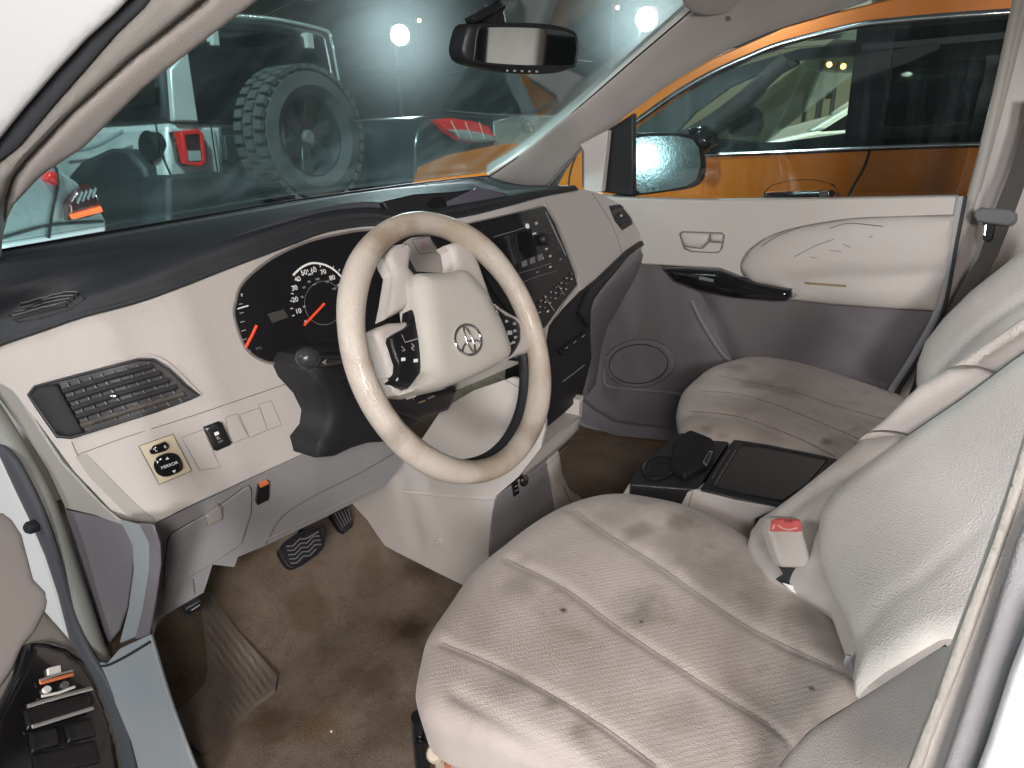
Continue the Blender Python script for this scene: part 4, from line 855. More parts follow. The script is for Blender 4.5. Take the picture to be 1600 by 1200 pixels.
# outer end of the dash: stripes running down to the sill
patch('end_band', [(186, 812), (206, 818), (222, 822), (233, 850), (234, 890), (224, 950), (212, 996), (186, 1006), (200, 950), (208, 890), (206, 850)], PX(-.756), .004, M['sill'], dash, bev=.002)
patch('end_band', [(216, 818), (238, 820), (248, 850), (250, 880), (242, 940), (232, 998), (210, 1000), (222, 950), (232, 890), (232, 850)], PX(-.758), .004, M['purple'], dash, bev=.003)
# knee panel
patch('knee_panel', [(238, 820), (300, 791), (400, 745), (499, 698), (560, 680), (620, 676), (640, 700), (632, 720), (600, 762), (500, 812), (416, 852), (372, 870), (366, 886), (332, 882), (325, 905), (318, 926), (280, 948), (247, 968), (237, 1002), (240, 950), (249, 880), (247, 850)], KNEE, .03, M['dashgrey'], dash, g=12, off=.0)
kl = [(262, 845), (268, 832), (330, 798), (380, 762), (388, 758), (392, 764), (391, 800), (376, 848), (330, 880), (256, 922), (258, 880)]
lid = patch('fuse_lid', kl, KNEE, .01, M['dashgrey'], dash, off=.004, g=10, bev=.0015); strip('lid_gap', kl, KNEE, .0010, M['gapd'], lid, off=.001, closed=True, sm=False)
patch('lid_pull', [(319, 800), (340, 785), (345, 788), (346, 806), (322, 818)], KNEE, .005, M['trimgrey'], lid, off=.009, bulge=(.002, 4), g=4)
strip('knee_fold', [(620, 706), (560, 740), (490, 775), (440, 808), (415, 850)], KNEE, .002, M['gap'], dash, off=.0005)
strip('knee_edge', [(600, 752), (500, 802), (416, 843)], KNEE, .002, M['trimgrey'], dash, off=.001)
strip('knee_step', [(250, 925), (300, 895), (340, 872), (366, 856)], KNEE, .002, M['sill'], dash, off=.002)
strip('knee_step', [(300, 905), (302, 928)], KNEE, .002, M['sill'], dash, off=.002)
sw = patch('dimmer_switch', [(402, 756), (417, 749), (419, 752), (418, 778), (400, 787), (398, 782)], KNEE, .004, M['gloss'], dash, off=.006, bev=.001)
patch('orange_edge', [(403, 755), (416, 749), (417, 752), (403, 758)], KNEE, .001, M['orange_mark'], sw, off=.008)
patch('bonnet_release', [(286, 945), (312, 930), (317, 936), (312, 946), (292, 954), (285, 951)], KNEE, .03, M['black'], dash, off=.012, bev=.003)
strip('release_icon', [(296, 944), (310, 935)], KNEE, .0012, M['dim'], dash, off=.015)
# steering column shroud and stalks
SH = P3(hit(500, 560, DASH), hit(700, 640, PY(.66)), hit(530, 700, KNEE)); SHF = PY(.70)
colm = thing('steering_column', 'black steering column shroud behind the wheel with control stalk', 'steering column', hit(600, 640, PY(.72)))
patch('shroud', [(488, 560), (520, 548), (600, 540), (700, 560), (722, 600), (708, 615), (690, 640), (665, 652), (652, 656), (630, 680), (600, 690), (570, 692), (545, 700), (520, 712), (492, 715), (490, 692), (504, 672), (509, 650), (502, 625), (486, 600), (480, 575)], PY(.715), .10, M['soft'], colm, sm=False, bulge=(.015, 18), g=9)
patch('shroud_upper', [(560, 600), (640, 618), (712, 604), (700, 640), (650, 655), (610, 640), (570, 625)], PY(.66), .06, M['black'], colm, bulge=(.012, 14), g=8)
vv, ff = tube_pts([hit(580, 552, PY(.64)), hit(530, 560, PY(.62)), hit(500, 562, PY(.60)), hit(480, 558, PY(.595))], lambda t: .0085 + .004 * t, 14); stk = link_mesh('stalk', vv, ff, M['radio'], colm, 50)
vv, ff = lathe([(.001, -.017), (.007, -.016), (.0125, -.011), (.0150, -.003), (.0150, .006), (.0130, .014), (.010, .020)], hit(481, 559, PY(.592)), (hit(530, 560, PY(.62)) - hit(481, 559, PY(.592))), 24); link_mesh('stalk_knob', vv, ff, mat('stalk_grey', (.035, .038, .045), .3), stk, 60)
text('A', (507, 566), (507, 556), PY(.585), .008, M['dim'], stk, 'lettering', off=.0)
strip('key_label', [(652, 629), (662, 625)], PY(.645), .0014, mat('gold_mark', (.5, .36, .15), .5), colm, off=.004); strip('dial_mark', [(666, 622), (676, 618)], PY(.645), .002, M['dim'], colm, off=.004); strip('dial_mark', [(642, 618), (644, 624)], PY(.645), .001, M['dim'], colm, off=.004)
vv, ff = tube_pts([hit(790, 555, PY(.60)), hit(820, 558, PY(.56)), hit(836, 560, PY(.55))], .010, 12); link_mesh('wiper_stalk', vv, ff, M['black'], colm, 50)
# centre stack
ST = DASH
st = patch('radio_fascia', [(640, 372), (724, 350), (790, 335), (845, 322), (850, 324), (866, 350), (882, 390), (897, 430), (900, 445), (880, 470), (850, 512), (800, 520), (720, 500), (680, 440)], ST, .02, M['radio'], dash, off=.004, g=10, bev=.002)
strip('fascia_rim', [(724, 351), (790, 336), (845, 323), (851, 326), (867, 352), (883, 392), (897, 430), (899, 446), (880, 470), (856, 508)], ST, .0014, M['greyplas'], st, off=.006, sm=False)
strip('bright_edge', [(848, 332), (864, 366), (880, 400)], ST, .0012, M['dim'], st, off=.008, sm=False)
strip('cd_slot', [(768, 371), (800, 362), (818, 356)], ST, .0009, M['greyplas'], st, off=.0055, sm=False)
patch('radio_display', [(762, 376), (826, 360), (836, 398), (806, 412), (790, 420)], ST, .002, M['gloss'], st, off=.007)
vv, ff = lathe([(.001, .012), (.010, .012), (.0125, .009), (.0135, 0)], hit(844, 374, ST) + Vector((0, -.006, 0)), (0, -1, .3), 24); kn = link_mesh('volume_knob', vv, ff, M['black'], st, 40)

patch('white_light', ellipse(821, 354, 2.2, 4, -15), ST, .001, M['white'], st, off=.007)
for s, x, y, hh in (('CD', 834, 350, .006), ('POWER', 831, 366, .0032), ('PWR', 845, 373, .004), ('VOL', 850, 390, .0038), ('AM', 846, 404, .004), ('SAT', 856, 401, .004), ('AUX', 856, 418, .0035), ('SEEK', 836, 426, .003), ('TUNE', 872, 406, .003)):
    text(s, (x, y), (x + 20, y - 6), ST, hh, M['white'] if hh > .0031 else M['dim'], st, 'lettering', off=.0072)
for i in range(10):
    x, y = 808 + i * 4.1, 415 - i * 1.6
    patch('preset_button', [(x, y - 4), (x + 3.2, y - 5), (x + 4, y + 4), (x + .8, y + 5)], ST, .002, M['greyplas'] if i % 3 else M['black'], st, off=.0075)
strip('button_row', [(806, 428), (830, 421), (858, 412)], ST, .0008, M['greyplas'], st, off=.006, sm=False); strip('button_row', [(812, 442), (838, 432), (866, 424)], ST, .0008, M['greyplas'], st, off=.006, sm=False)
for i in range(3):
    for j in range(7):
        x = 842 + j * 8.2 - i * 1.5 - (2 - i) * 1; y = 484 - j * 7.2 + i * 8.5 - 12
        if x < 893 and (j + i) < 8: patch('climate_button', [(x - 2.6, y - 1.6), (x + 2.4, y - 3.6), (x + 3.4, y + 1), (x - 1.6, y + 3)], ST, .002, M['black'], st, off=.007, bev=.0004); strip('button_mark', [(x - .8, y), (x + 1.4, y - .9)], ST, .0009, M['white'] if (i * 7 + j) % 3 else M['dim'], st, off=.0078, sm=False, n=4)
strip('climate_bar', [(846, 462), (852, 472), (862, 486)], ST, .0010, M['dim'], st, off=.0075, sm=False); strip('climate_bar', [(868, 446), (878, 462)], ST, .0010, M['dim'], st, off=.0075, sm=False)
text('REAR', (852, 487), (862, 478), ST, .0030, M['white'], st, 'lettering', off=.0075); text('A/C', (842, 470), (852, 463), ST, .0030, M['orange_mark'], st, 'lettering', off=.0075)
# hazard panel seen through the wheel
hz = patch('hazard_plate', [(628, 380), (640, 372), (668, 369), (690, 402), (700, 430), (668, 430), (640, 425)], DASH, .01, M['dash'], dash, off=.008, bev=.002)
strip('hazard_gap', [(640, 376), (668, 370), (680, 394), (652, 398)], DASH, .0008, M['gap'], hz, off=.009, closed=True, sm=False); strip('hazard_triangle', [(654, 389), (664, 387), (657, 380)], DASH, .0009, M['orange_mark'], hz, off=.0095, closed=True, sm=False)
patch('vent_dark', [(668, 369), (700, 372), (712, 400), (700, 428), (690, 404)], DASH, .01, M['black'], dash, off=.007)
patch('centre_vent', [(745, 415), (765, 402), (800, 470), (812, 500), (795, 492), (770, 460)], DASH, .01, M['black'], dash, off=.007)
patch('stack_button', [(898, 430), (904, 427), (915, 446), (908, 456), (904, 448)], DASH, .002, M['dash'], dash, off=.003, bev=.001)
strip('stack_seam', [(852, 314), (868, 344), (886, 384), (902, 428)], DASH, .0006, M['gap'], dash, off=.0004)
# passenger side vent, glove trim, black grab strip
pv = patch('far_air_vent', [(951, 322), (968, 319), (984, 340), (988, 350), (972, 360), (960, 345)], DASH, .006, M['black'], dash, off=.003, bev=.001)
for i in range(4): strip('vent_slat', [(956 + i * 4, 328 + i * 8), (971 + i * 4.5, 324 + i * 8)], DASH, .0022, M['radio'], pv, off=.006)
patch('vent_tab', ellipse(966, 338, 2, 2), DASH, .004, M['silver'], pv, off=.010)
strip('dash_line', [(925, 302), (944, 330), (960, 360), (972, 396)], DASH, .0012, M['gap'], dash, off=.0004)
GS = ('f', lambda p: p.y - (dashD(p.x) - .02 + .35 * (.62 - p.z)))
patch('glove_box', [(1001, 390), (1005, 398), (1001, 412), (990, 436), (968, 475), (948, 510), (938, 545), (930, 600), (912, 622), (918, 570), (916, 512), (914, 500), (920, 480), (938, 452), (965, 426), (990, 400)], GS, .05, M['purple'], dash, g=8, bulge=(.012, 12))
strip('glove_edge', [(1001, 385), (982, 398), (962, 422), (940, 448), (924, 468), (917, 486), (916, 512)], GS, .0018, M['trimgrey'], dash, off=.006)
patch('black_insert', [(998, 377), (1001, 384), (978, 400), (958, 424), (936, 450), (921, 470), (915, 490), (915, 512), (906, 500), (898, 488), (912, 450), (930, 436), (955, 412), (976, 392)], ('f', lambda p: p.y - (dashD(p.x) + .25 * (p.z - .7))), .02, M['black'], dash, off=.012, bulge=(.005, 6), g=6)
# lower black centre with the shift gate buttons and bin
LC = P3(hit(905, 480, DASH), hit(850, 512, DASH), hit(905, 620, PY(.595)))
lb = patch('lower_centre', [(858, 508), (880, 482), (900, 462), (912, 450), (922, 470), (920, 520), (922, 560), (912, 600), (906, 620), (880, 645), (852, 668), (840, 640), (845, 560)], LC, .10, M['black'], dash, sm=False, bev=.004, off=.006)
patch('seat_heater_switch', [(866, 548), (908, 518), (915, 524), (872, 556)], LC, .004, M['radio'], lb, off=.012, bev=.001)
for i in range(3): strip('switch_mark', [(876 + i * 13, 545 - i * 9), (880 + i * 13, 542 - i * 9)], LC, .0012, M['dim'], lb, off=.0135, sm=False)
strip('bin_line', [(876, 596), (892, 584), (910, 570)], LC, .0008, M['dim'], lb, off=.0068, sm=False)

# =====================================================================  LOWER CENTRE HOUSING (front of the tunnel)
lh = thing('centre_tunnel_housing', 'light plastic housing below the radio with open tray and power sockets', 'centre housing', (-.05, .70, .05))
SX = PX(-.15)
patch('side_wall', [(560, 822), (539, 790), (556, 782), (600, 742), (650, 700), (690, 640), (740, 610), (800, 590), (850, 600), (852, 670), (845, 700), (810, 745), (775, 775), (770, 830), (768, 862), (745, 905), (725, 915), (690, 898), (650, 878), (615, 860), (588, 845)], SX, .008, M['dash'], lh, g=8, disp=groove([[(622, 740), (640, 800), (652, 850)]], 12, .006), bev=0)
strip('wall_seam', [(775, 585), (812, 606), (850, 628)], SX, .0008, M['gap'], lh, off=.0006)
strip('wall_fold', [(630, 768), (700, 776), (770, 780)], SX, .004, M['dash'], lh, off=.0)
patch('wall_clip', ellipse(685, 846, 7, 7), SX, .006, M['dash'], lh, off=.003, bulge=(.002, 4), g=3); strip('clip_ring', ellipse(685, 846, 4, 4, 0, 14), SX, .0008, M['trimgrey'], lh, off=.005, closed=True, sm=False)
FY = PY(.592)
patch('front_face', [(764, 915), (765, 860), (770, 800), (776, 776), (840, 728), (872, 704), (876, 740), (878, 765), (900, 790), (940, 820), (900, 900), (800, 960)], FY, .004, M['dashgrey'], lh, bev=.006)
patch('foot_flare', [(856, 720), (872, 704), (878, 740), (890, 765), (915, 782), (950, 800), (900, 830), (870, 800)], PY(.588), .03, M['dash'], lh, bev=.004, bulge=(.008, 8), g=7)
strip('face_gap', [(774, 780), (768, 815), (764, 862), (768, 910)], FY, .0014, M['gap'], lh, off=.001)
tr_ = patch('open_tray', [(812, 740), (806, 728), (840, 700), (880, 668), (903, 650), (905, 625), (911, 618), (908, 650), (902, 672), (882, 692), (850, 718), (820, 742)], PY(.575), .04, M['dash'], lh, bev=.004, bulge=(.006, 7), g=6)
patch('tray_floor', [(845, 700), (852, 668), (905, 622), (904, 650), (880, 670), (845, 700)], PZ(.33), .01, M['dash'], lh)
strip('tray_line', [(815, 744), (845, 722), (880, 692), (900, 668), (906, 630)], PY(.566), .0012, M['gap'], lh, off=.004); strip('tray_line', [(818, 750), (850, 728), (884, 697)], PY(.566), .0008, M['gap'], lh, off=.004)
so = patch('socket_panel', [(799, 756), (807, 751), (810, 770), (802, 776)], FY, .002, M['black'], lh, off=.003, bev=.0006)
for i in range(2): strip('socket_slot', [(802, 760 + i * 7), (807, 757 + i * 7)], FY, .0012, M['dim'], so, off=.0045, sm=False)
so = patch('power_socket', ellipse(818, 751, 6, 9, 15), FY, .003, M['black'], lh, off=.003); patch('socket_cap', ellipse(818, 750, 3.8, 6.5, 15), FY, .003, M['silver'], so, off=.006, bulge=(.002, 2), g=2)
strip('lower_gap', [(878, 760), (890, 784), (912, 796), (950, 792)], PY(.585), .0025, M['gapd'], lh, off=.004)
# =====================================================================  PEDALS
FB = PN((0, -.75, .66), hit(470, 855, PY(.93)))
bp = thing('brake_pedal', 'wide black rubber brake pedal with zigzag tread', 'pedal', hit(470, 855, FB))
bo = [(437, 858), (446, 848), (470, 833), (496, 825), (503, 830), (505, 850), (498, 862), (475, 880), (460, 887), (450, 884), (439, 868)]
patch('pedal_pad', bo, FB, .015, M['rubber'], bp, sm=True, bulge=(.004, 5), g=5); strip('pad_rim', bo, FB, .0024, M['rubber'], bp, off=.005, closed=True)
for i in range(5):
    pts = []
    for j in range(6): x = 446 + j * 10 + i * 1.5; y = 856 + i * 6.6 - j * 5.6 + (4 if j % 2 else -1); pts.append((x, y))
    pts = [p for p in pts if 441 < p[0] < 501 and p[1] < 884 - (p[0] - 455) * .45 and p[1] > 850 - (p[0] - 445) * .42]
    if len(pts) > 1: strip('tread', pts, FB, .0016, M['greyplas'], bp, off=.0055, sm=False, n=5)
vv, ff = tube_pts([hit(470, 850, FB) + Vector((0, .01, 0)), hit(480, 800, PY(1.0)), hit(490, 760, PY(1.05))], .008, 8); link_mesh('pedal_arm', vv, ff, M['black'], bp)
FA = PN((0, -.75, .66), hit(535, 810, PY(1.0)))
ap = thing('accelerator_pedal', 'narrow ribbed black accelerator pedal partly under the knee panel', 'pedal', hit(535, 810, FA))
patch('pedal_pad', [(517, 804), (530, 794), (543, 792), (551, 812), (550, 824), (540, 832), (532, 828)], FA, .015, M['rubber'], ap, bulge=(.003, 5), g=5)
for i in range(5): strip('rib', [(522 + i * 5, 803 - i * 2), (535 + i * 3.2, 825 - i * 2.6)], FA, .0012, M['greyplas'], ap, off=.004, sm=False)
vv, ff = tube_pts([hit(532, 808, FA) + Vector((0, .012, 0)), hit(540, 770, PY(1.08))], .007, 8); link_mesh('pedal_arm', vv, ff, M['black'], ap)
# heel pad on the carpet
HP = [(318, 925), (332, 928), (338, 942), (370, 985), (410, 1030), (434, 1056), (430, 1078), (400, 1100), (350, 1148), (325, 1170), (312, 1176), (296, 1160), (272, 1122), (276, 1112), (300, 1090), (320, 1068), (324, 1050), (322, 1010), (314, 960)]
def ribs(Q):
    u = (Q[:, 1] - 925) - (Q[:, 0] - 318) * (-.62) ; k = np.sin((Q[:, 1] - Q[:, 0] * 1.35) * .33)
    d = ((Q[:, 0] - 318) - (Q[:, 1] - 925) * .18)
    return .0015 * np.clip(k, -.2, 1)
hp = patch('heel_pad', HP, ('f', lambda p: p.z - floorz(p.x, p.y) - .006), .006, M['heel'], None, disp=ribs, g=4, off=.002, sm=False)
tag(hp, 'brown ribbed rubber foot rest pad on the stained carpet by the sill', 'foot rest')
cr = []
for k in range(38):
    px, py = random.uniform(300, 640), random.uniform(900, 1190)
# crumbs on the carpet
for (px, py) in ((517, 1143), (1016 - 500 + 2, 1143)): pass
vv, ff = lathe([(.001, .002), (.002, .0015), (.0022, 0)], hit(518, 1143, PZ(.006)), (0, 0, 1), 8); tag(link_mesh('white_crumb', vv, ff, M['white'], None), 'tiny white crumb on the brown carpet in front of the driver seat', 'crumb')
# =====================================================================  SEATS
ds = thing('driver_seat', 'stained light grey fabric driver seat with ribbed cushion, nearest the camera', 'car seat', (-.42, .1, 0))
cush = [(651, 1100), (650, 1080), (657, 1045), (668, 1005), (700, 955), (740, 898), (795, 852), (850, 812), (905, 786), (960, 776), (1025, 784), (1100, 808), (1175, 850), (1245, 906), (1290, 948), (1320, 1000), (1345, 1060), (1345, 1100), (1290, 1150), (1240, 1210), (1200, 1300), (1000, 1310), (880, 1230), (800, 1190), (735, 1163), (685, 1147), (660, 1127)]
g1 = groove(dropz([[(691, 1005), (770, 1037), (860, 1085), (950, 1140), (1025, 1196), (1080, 1240)], [(792, 874), (886, 922), (969, 982), (1100, 1069), (1200, 1130), (1260, 1180)], [(880, 788), (901, 799), (942, 829), (1025, 881), (1100, 934), (1180, 985), (1330, 1055)]], .3535, .325), 7, .0034)
g2 = groove(dropz([[(714, 1084), (819, 1144), (905, 1200), (960, 1250)]], .3535, .325), 14, .006)
def cush_disp(Q):
    # soft crowned panels between the seams
    return g1(Q) + g2(Q) + .002 * np.sin(Q[:, 0] * .021 + Q[:, 1] * .013) * np.sin(Q[:, 1] * .017 - Q[:, 0] * .006) + .0006 * np.sin(Q[:, 0] * .06) * np.sin(Q[:, 1] * .05)
cu = patch('cushion', cush, PZ(.325), .042, M['seat'], ds, sm=True, bulge=(.03, 40), disp=cush_disp, g=5, ex=(0, .25, 1))
STF = PZ(.3553)
CUF = on_mesh(cu)
for pts in ([(691, 1005), (770, 1037), (860, 1085), (950, 1140), (1025, 1196)], [(792, 874), (886, 922), (969, 982), (1100, 1069), (1200, 1130)], [(901, 799), (942, 829), (1025, 881), (1100, 934), (1180, 985), (1300, 1042)]): strip('seam', pts, CUF, .0008, M['gap'], cu, off=0, flat=.6)
strip('piping', cush[3:15], PZ(.326), .0022, M['gapd'], cu, off=.0)
# backrest
BR = PN((0, 1, .52), hit(1400, 900, PX(-.42)))
def BRo(dy): return ('p', BR[1], BR[2] + dy)
bk = patch('backrest_side', [(1168, 862), (1176, 832), (1190, 812), (1215, 796), (1250, 770), (1300, 730), (1352, 688), (1400, 683), (1435, 692), (1640, 560), (1700, 560), (1700, 1000), (1500, 1100), (1345, 1105), (1332, 1050), (1300, 960), (1250, 930), (1200, 905)], P3(hit(1213, 796, PX(-.15)), hit(1600, 575, PX(-.16)), hit(1345, 1100, PX(-.5))), .10, M['seats'], ds, bulge=(.015, 26), g=9, disp=groove([[(1200, 850), (1240, 810), (1300, 765), (1370, 735), (1430, 700)], [(1330, 1090), (1345, 1000), (1375, 930), (1400, 880)]], 9, .006))
bm = patch('backrest', [(1292, 851), (1296, 815), (1316, 782), (1352, 752), (1432, 694), (1520, 636), (1600, 577), (1720, 500), (1720, 900), (1600, 1000), (1484, 1013), (1400, 1062), (1352, 1098), (1360, 1040), (1340, 985), (1310, 930), (1296, 890)], P3(hit(1213, 796, PX(-.15)), hit(1600, 575, PX(-.16)), hit(1345, 1100, PX(-.5))), .05, M['seatb'], ds, sm=False, off=.014, bulge=(.016, 30), g=8, disp=groove([[(1345, 1090), (1362, 1030), (1420, 960), (1470, 925), (1560, 850)]], 14, .0016))
strip('seam', [(1435, 691), (1520, 634), (1600, 575), (1660, 535)], P3(hit(1213, 796, PX(-.15)), hit(1600, 575, PX(-.16)), hit(1345, 1100, PX(-.5))), .0016, M['gap'], bk, off=.018)
strip('seam', [(1352, 686), (1380, 681), (1410, 683), (1434, 690)], P3(hit(1213, 796, PX(-.15)), hit(1600, 575, PX(-.16)), hit(1345, 1100, PX(-.5))), .0016, M['gap'], bk, off=.012)
patch('side_shield', [(1222, 1205), (1250, 1168), (1282, 1138), (1345, 1100), (1400, 1066), (1484, 1014), (1540, 1000), (1520, 1100), (1460, 1260), (1200, 1260)], P3(hit(1484, 1012, PX(-.68)), hit(1225, 1190, PX(-.66)), hit(1420, 1200, PX(-.735))), .04, M['seats'], ds, bulge=(.012, 26), g=9)
strip('shield_gap', [(1222, 1200), (1250, 1166), (1282, 1136), (1345, 1098), (1400, 1064), (1482, 1012)], P3(hit(1484, 1012, PX(-.68)), hit(1225, 1190, PX(-.66)), hit(1420, 1200, PX(-.735))), .0016, M['gapd'], ds, off=.002)
am = patch('armrest', [(1340, 690), (1385, 655), (1415, 625), (1440, 602), (1485, 577), (1530, 575), (1574, 590), (1500, 648), (1431, 694), (1395, 684)], P3(hit(1352, 690, PX(-.12)), hit(1485, 577, PX(-.12)), hit(1431, 692, PX(-.155))), .06, M['seats'], ds, bulge=(.012, 16), g=7)
strip('armrest_seam', [(1484, 577), (1510, 573), (1540, 577), (1572, 591)], P3(hit(1352, 690, PX(-.12)), hit(1485, 577, PX(-.12)), hit(1431, 692, PX(-.155))), .0014, M['gap'], am, off=.004)
patch('armrest', [(1480, 580), (1540, 540), (1600, 498), (1680, 450), (1680, 540), (1574, 592), (1540, 578)], P3(hit(1485, 577, PX(-.10)), hit(1600, 500, PX(-.10)), hit(1574, 590, PX(-.15))), .06, M['seats'], ds, bulge=(.012, 18), g=7, disp=groove([[(1500, 590), (1560, 548), (1640, 500)]], 7, .006))
# under the seat
vv, ff = tube_pts([hit(655, 1120, PZ(.25)), hit(656, 1150, PZ(.21)), hit(661, 1200, PZ(.14)), hit(664, 1240, PZ(.10))], .0115, 12); hw = link_mesh('seat_lever', vv, ff, M['gloss'], ds, 50)
strip('lever_rib', [(648, 1160), (672, 1158)], PZ(.215), .004, M['gloss'], ds, off=0)
conn = mat('connector_cream', (.55, .47, .38), .5); rust = mat('orange_wire', (.38, .14, .07), .6)
vv, ff = lathe([(.001, .012), (.009, .011), (.012, .006), (.012, -.008), (.008, -.012)], hit(681, 1178, PZ(.215)), (-.5, -.2, .8), 14); link_mesh('connector', vv, ff, conn, ds, 50)
patch('connector', [(680, 1190), (700, 1186), (708, 1182), (716, 1186), (724, 1200), (728, 1230), (680, 1230)], PZ(.21), .03, conn, ds, bev=.003); patch('connector', [(715, 1192), (740, 1196), (760, 1215), (720, 1220)], PZ(.20), .02, conn, ds, bev=.003)
for pts in ([(676, 1164), (690, 1172), (702, 1190), (712, 1184)], [(700, 1178), (722, 1186), (745, 1196), (770, 1215)], [(684, 1168), (696, 1180), (700, 1198)], [(728, 1184), (748, 1196), (772, 1210)]): strip('wire', pts, PZ(.225), .0045, rust, ds, off=0, flat=1, n=8)
patch('bracket', [(715, 1186), (735, 1184), (780, 1208), (760, 1220)], PZ(.20), .01, M['rubber'], ds)
# buckle
_bp = P3(hit(1213, 796, PX(-.15)), hit(1600, 575, PX(-.16)), hit(1345, 1100, PX(-.5)))
BU = PN((-.62, -.55, .35), hit(1225, 850, _bp) - ray(1225, 850) * .10)
bu = thing('belt_buckle', 'grey seat belt buckle with red button standing beside the driver cushion', 'belt buckle', hit(1240, 900, BU))
BUF = BU
patch('buckle_body', [(1198, 829), (1204, 812), (1212, 808), (1247, 810), (1251, 816), (1254, 835), (1263, 868), (1262, 882), (1257, 887), (1222, 886), (1217, 884), (1208, 860)], BUF, .014, M['dash'], bu, bulge=(.006, 6), g=4)
rb = patch('release_button', [(1200, 828), (1204, 813), (1212, 809), (1246, 811), (1249, 829), (1240, 830), (1202, 829)], BUF, .004, mat('buckle_red', (.62, .11, .10), .4, coat=.3), bu, off=.006, bulge=(.003, 4), g=3)
text('PRESS', (1226, 813), (1240, 813), BUF, .0035, mat('press_dark_red', (.28, .05, .05), .5), rb, 'lettering', off=.0095)
strip('button_glint', [(1210, 819), (1218, 824), (1228, 826), (1240, 823)], BUF, .0012, mat('press_pale', (.75, .4, .38), .4), rb, off=.0092)
patch('buckle_stem', [(1222, 885), (1259, 886), (1259, 900), (1264, 910), (1298, 918), (1304, 940), (1306, 958), (1290, 955), (1250, 930), (1218, 908), (1230, 900)], BU, .010, M['rubber'], bu, off=-.012, bev=.003)
patch('care_label', [(1224, 911), (1258, 921), (1259, 933), (1240, 926)], BU, .002, M['white'], bu, off=-.004)
patch('belt_webbing', [(1322, 1024), (1330, 1026), (1334, 1048), (1330, 1060), (1322, 1046), (1318, 1034)], PX(-.47), .003, M['dashgrey'], bu)
# passenger seat
ps = thing('passenger_seat', 'worn grey-brown fabric passenger seat beyond the centre console', 'car seat', (.5, .0, 0))
pc = [(1057, 662), (1058, 640), (1066, 618), (1085, 598), (1108, 580), (1140, 568), (1180, 560), (1225, 563), (1300, 586), (1370, 610), (1425, 632), (1440, 660), (1400, 720), (1345, 736), (1300, 729), (1250, 717), (1200, 707), (1145, 699), (1100, 695), (1070, 688)]
pg = groove(dropz([[(1110, 586), (1150, 596), (1230, 612), (1300, 635), (1390, 660)], [(1085, 612), (1150, 618), (1205, 633), (1250, 650), (1345, 690)], [(1070, 645), (1110, 647), (1165, 656), (1250, 688), (1310, 718)]], .3535, .325), 5, .008)
pcu = patch('cushion', pc, PZ(.325), .16, M['seatp'], ps, sm=True, bulge=(.03, 26), disp=pg, g=6, ex=(0, .2, 1))
PCF = on_mesh(pcu)
for pts in ([(1120, 586), (1150, 593), (1230, 609), (1300, 632), (1385, 656)], [(1095, 611), (1150, 615), (1205, 630), (1250, 647), (1345, 687)], [(1078, 643), (1110, 645), (1165, 654), (1250, 686), (1305, 714)]): strip('seam', pts, PCF, .0012, mat('seam_dark', (.12, .10, .09), .9), pcu, off=0)
PB = PN((-.5, .75, .4), hit(1480, 560, PX(.48)))
pbk = patch('backrest', [(1434, 600), (1435, 570), (1448, 535), (1475, 500), (1520, 455), (1600, 392), (1700, 330), (1760, 420), (1700, 560), (1600, 600), (1480, 640), (1440, 625)], PB, .08, M['seatb'], ps, bulge=(.02, 30), g=8, disp=groove([[(1470, 590), (1500, 560), (1540, 522), (1600, 480), (1680, 430)]], 6, .006))
strip('seam', [(1478, 582), (1500, 562), (1540, 524), (1600, 482), (1680, 430)], PB, .0016, M['gap'], pbk, off=.013)
# =====================================================================  CENTRE CONSOLE
cc = thing('centre_console', 'low console with black cup holder tray and black lidded bin between the seats', 'centre console', (.1, .1, 0))
CT = PZ(.335)
patch('side_panel', [(972, 772), (984, 754), (1000, 756), (1090, 766), (1215, 795), (1180, 812), (1172, 838), (1160, 900), (1000, 900)], PN((-1, 0, .12), hit(1090, 766, CT)), .05, M['dash'], cc, bev=.006)
strip('side_gap', [(1083, 766), (1076, 790), (1070, 812)], PN((-1, 0, .12), hit(1090, 766, CT)), .0008, M['gap'], cc, off=.0006); strip('side_gap', [(1134, 838), (1150, 843), (1168, 846)], PN((-1, 0, .12), hit(1090, 766, CT)), .0008, M['gap'], cc, off=.0006)
tr2 = patch('cup_tray', [(984, 756), (988, 742), (1010, 716), (1044, 688), (1058, 678), (1078, 672), (1096, 680), (1142, 686), (1118, 722), (1090, 764), (1040, 760)], CT, .25, M['black'], cc, bev=.004)
for (cx, cy, a, b) in ((1030, 732, 26, 17), (1083, 695, 24, 14)):
    w_ = patch('cup_holder', ellipse(cx, cy, a, b, -12), CT, .003, M['soft'], tr2, off=.002, g=6); strip('cup_rim', ellipse(cx, cy, a, b, -12), CT, .0022, M['gloss'], w_, off=.004, closed=True, sm=False); strip('cup_inner', ellipse(cx + 1, cy + 3, a * .7, b * .66, -12), CT, .0012, M['radio'], w_, off=.003, closed=True, sm=False)
patch('cup_insert', [(1072, 674), (1080, 671), (1112, 684), (1118, 692), (1114, 720), (1070, 742), (1048, 728), (1052, 690)], PZ(.345), .02, M['soft'], tr2, bev=.004)
patch('label_plate', [(1098, 722), (1108, 704), (1114, 705), (1104, 728)], PZ(.346), .001, M['dim'], tr2); patch('label_face', [(1100, 721), (1108, 706), (1112, 707), (1104, 725)], PZ(.3468), .0005, M['black'], tr2)
ld = patch('bin_lid', [(1146, 688), (1200, 696), (1305, 717), (1400, 740), (1360, 820), (1212, 793), (1150, 780), (1094, 766), (1120, 724)], CT, .20, M['black'], cc, off=.004, bev=.004)
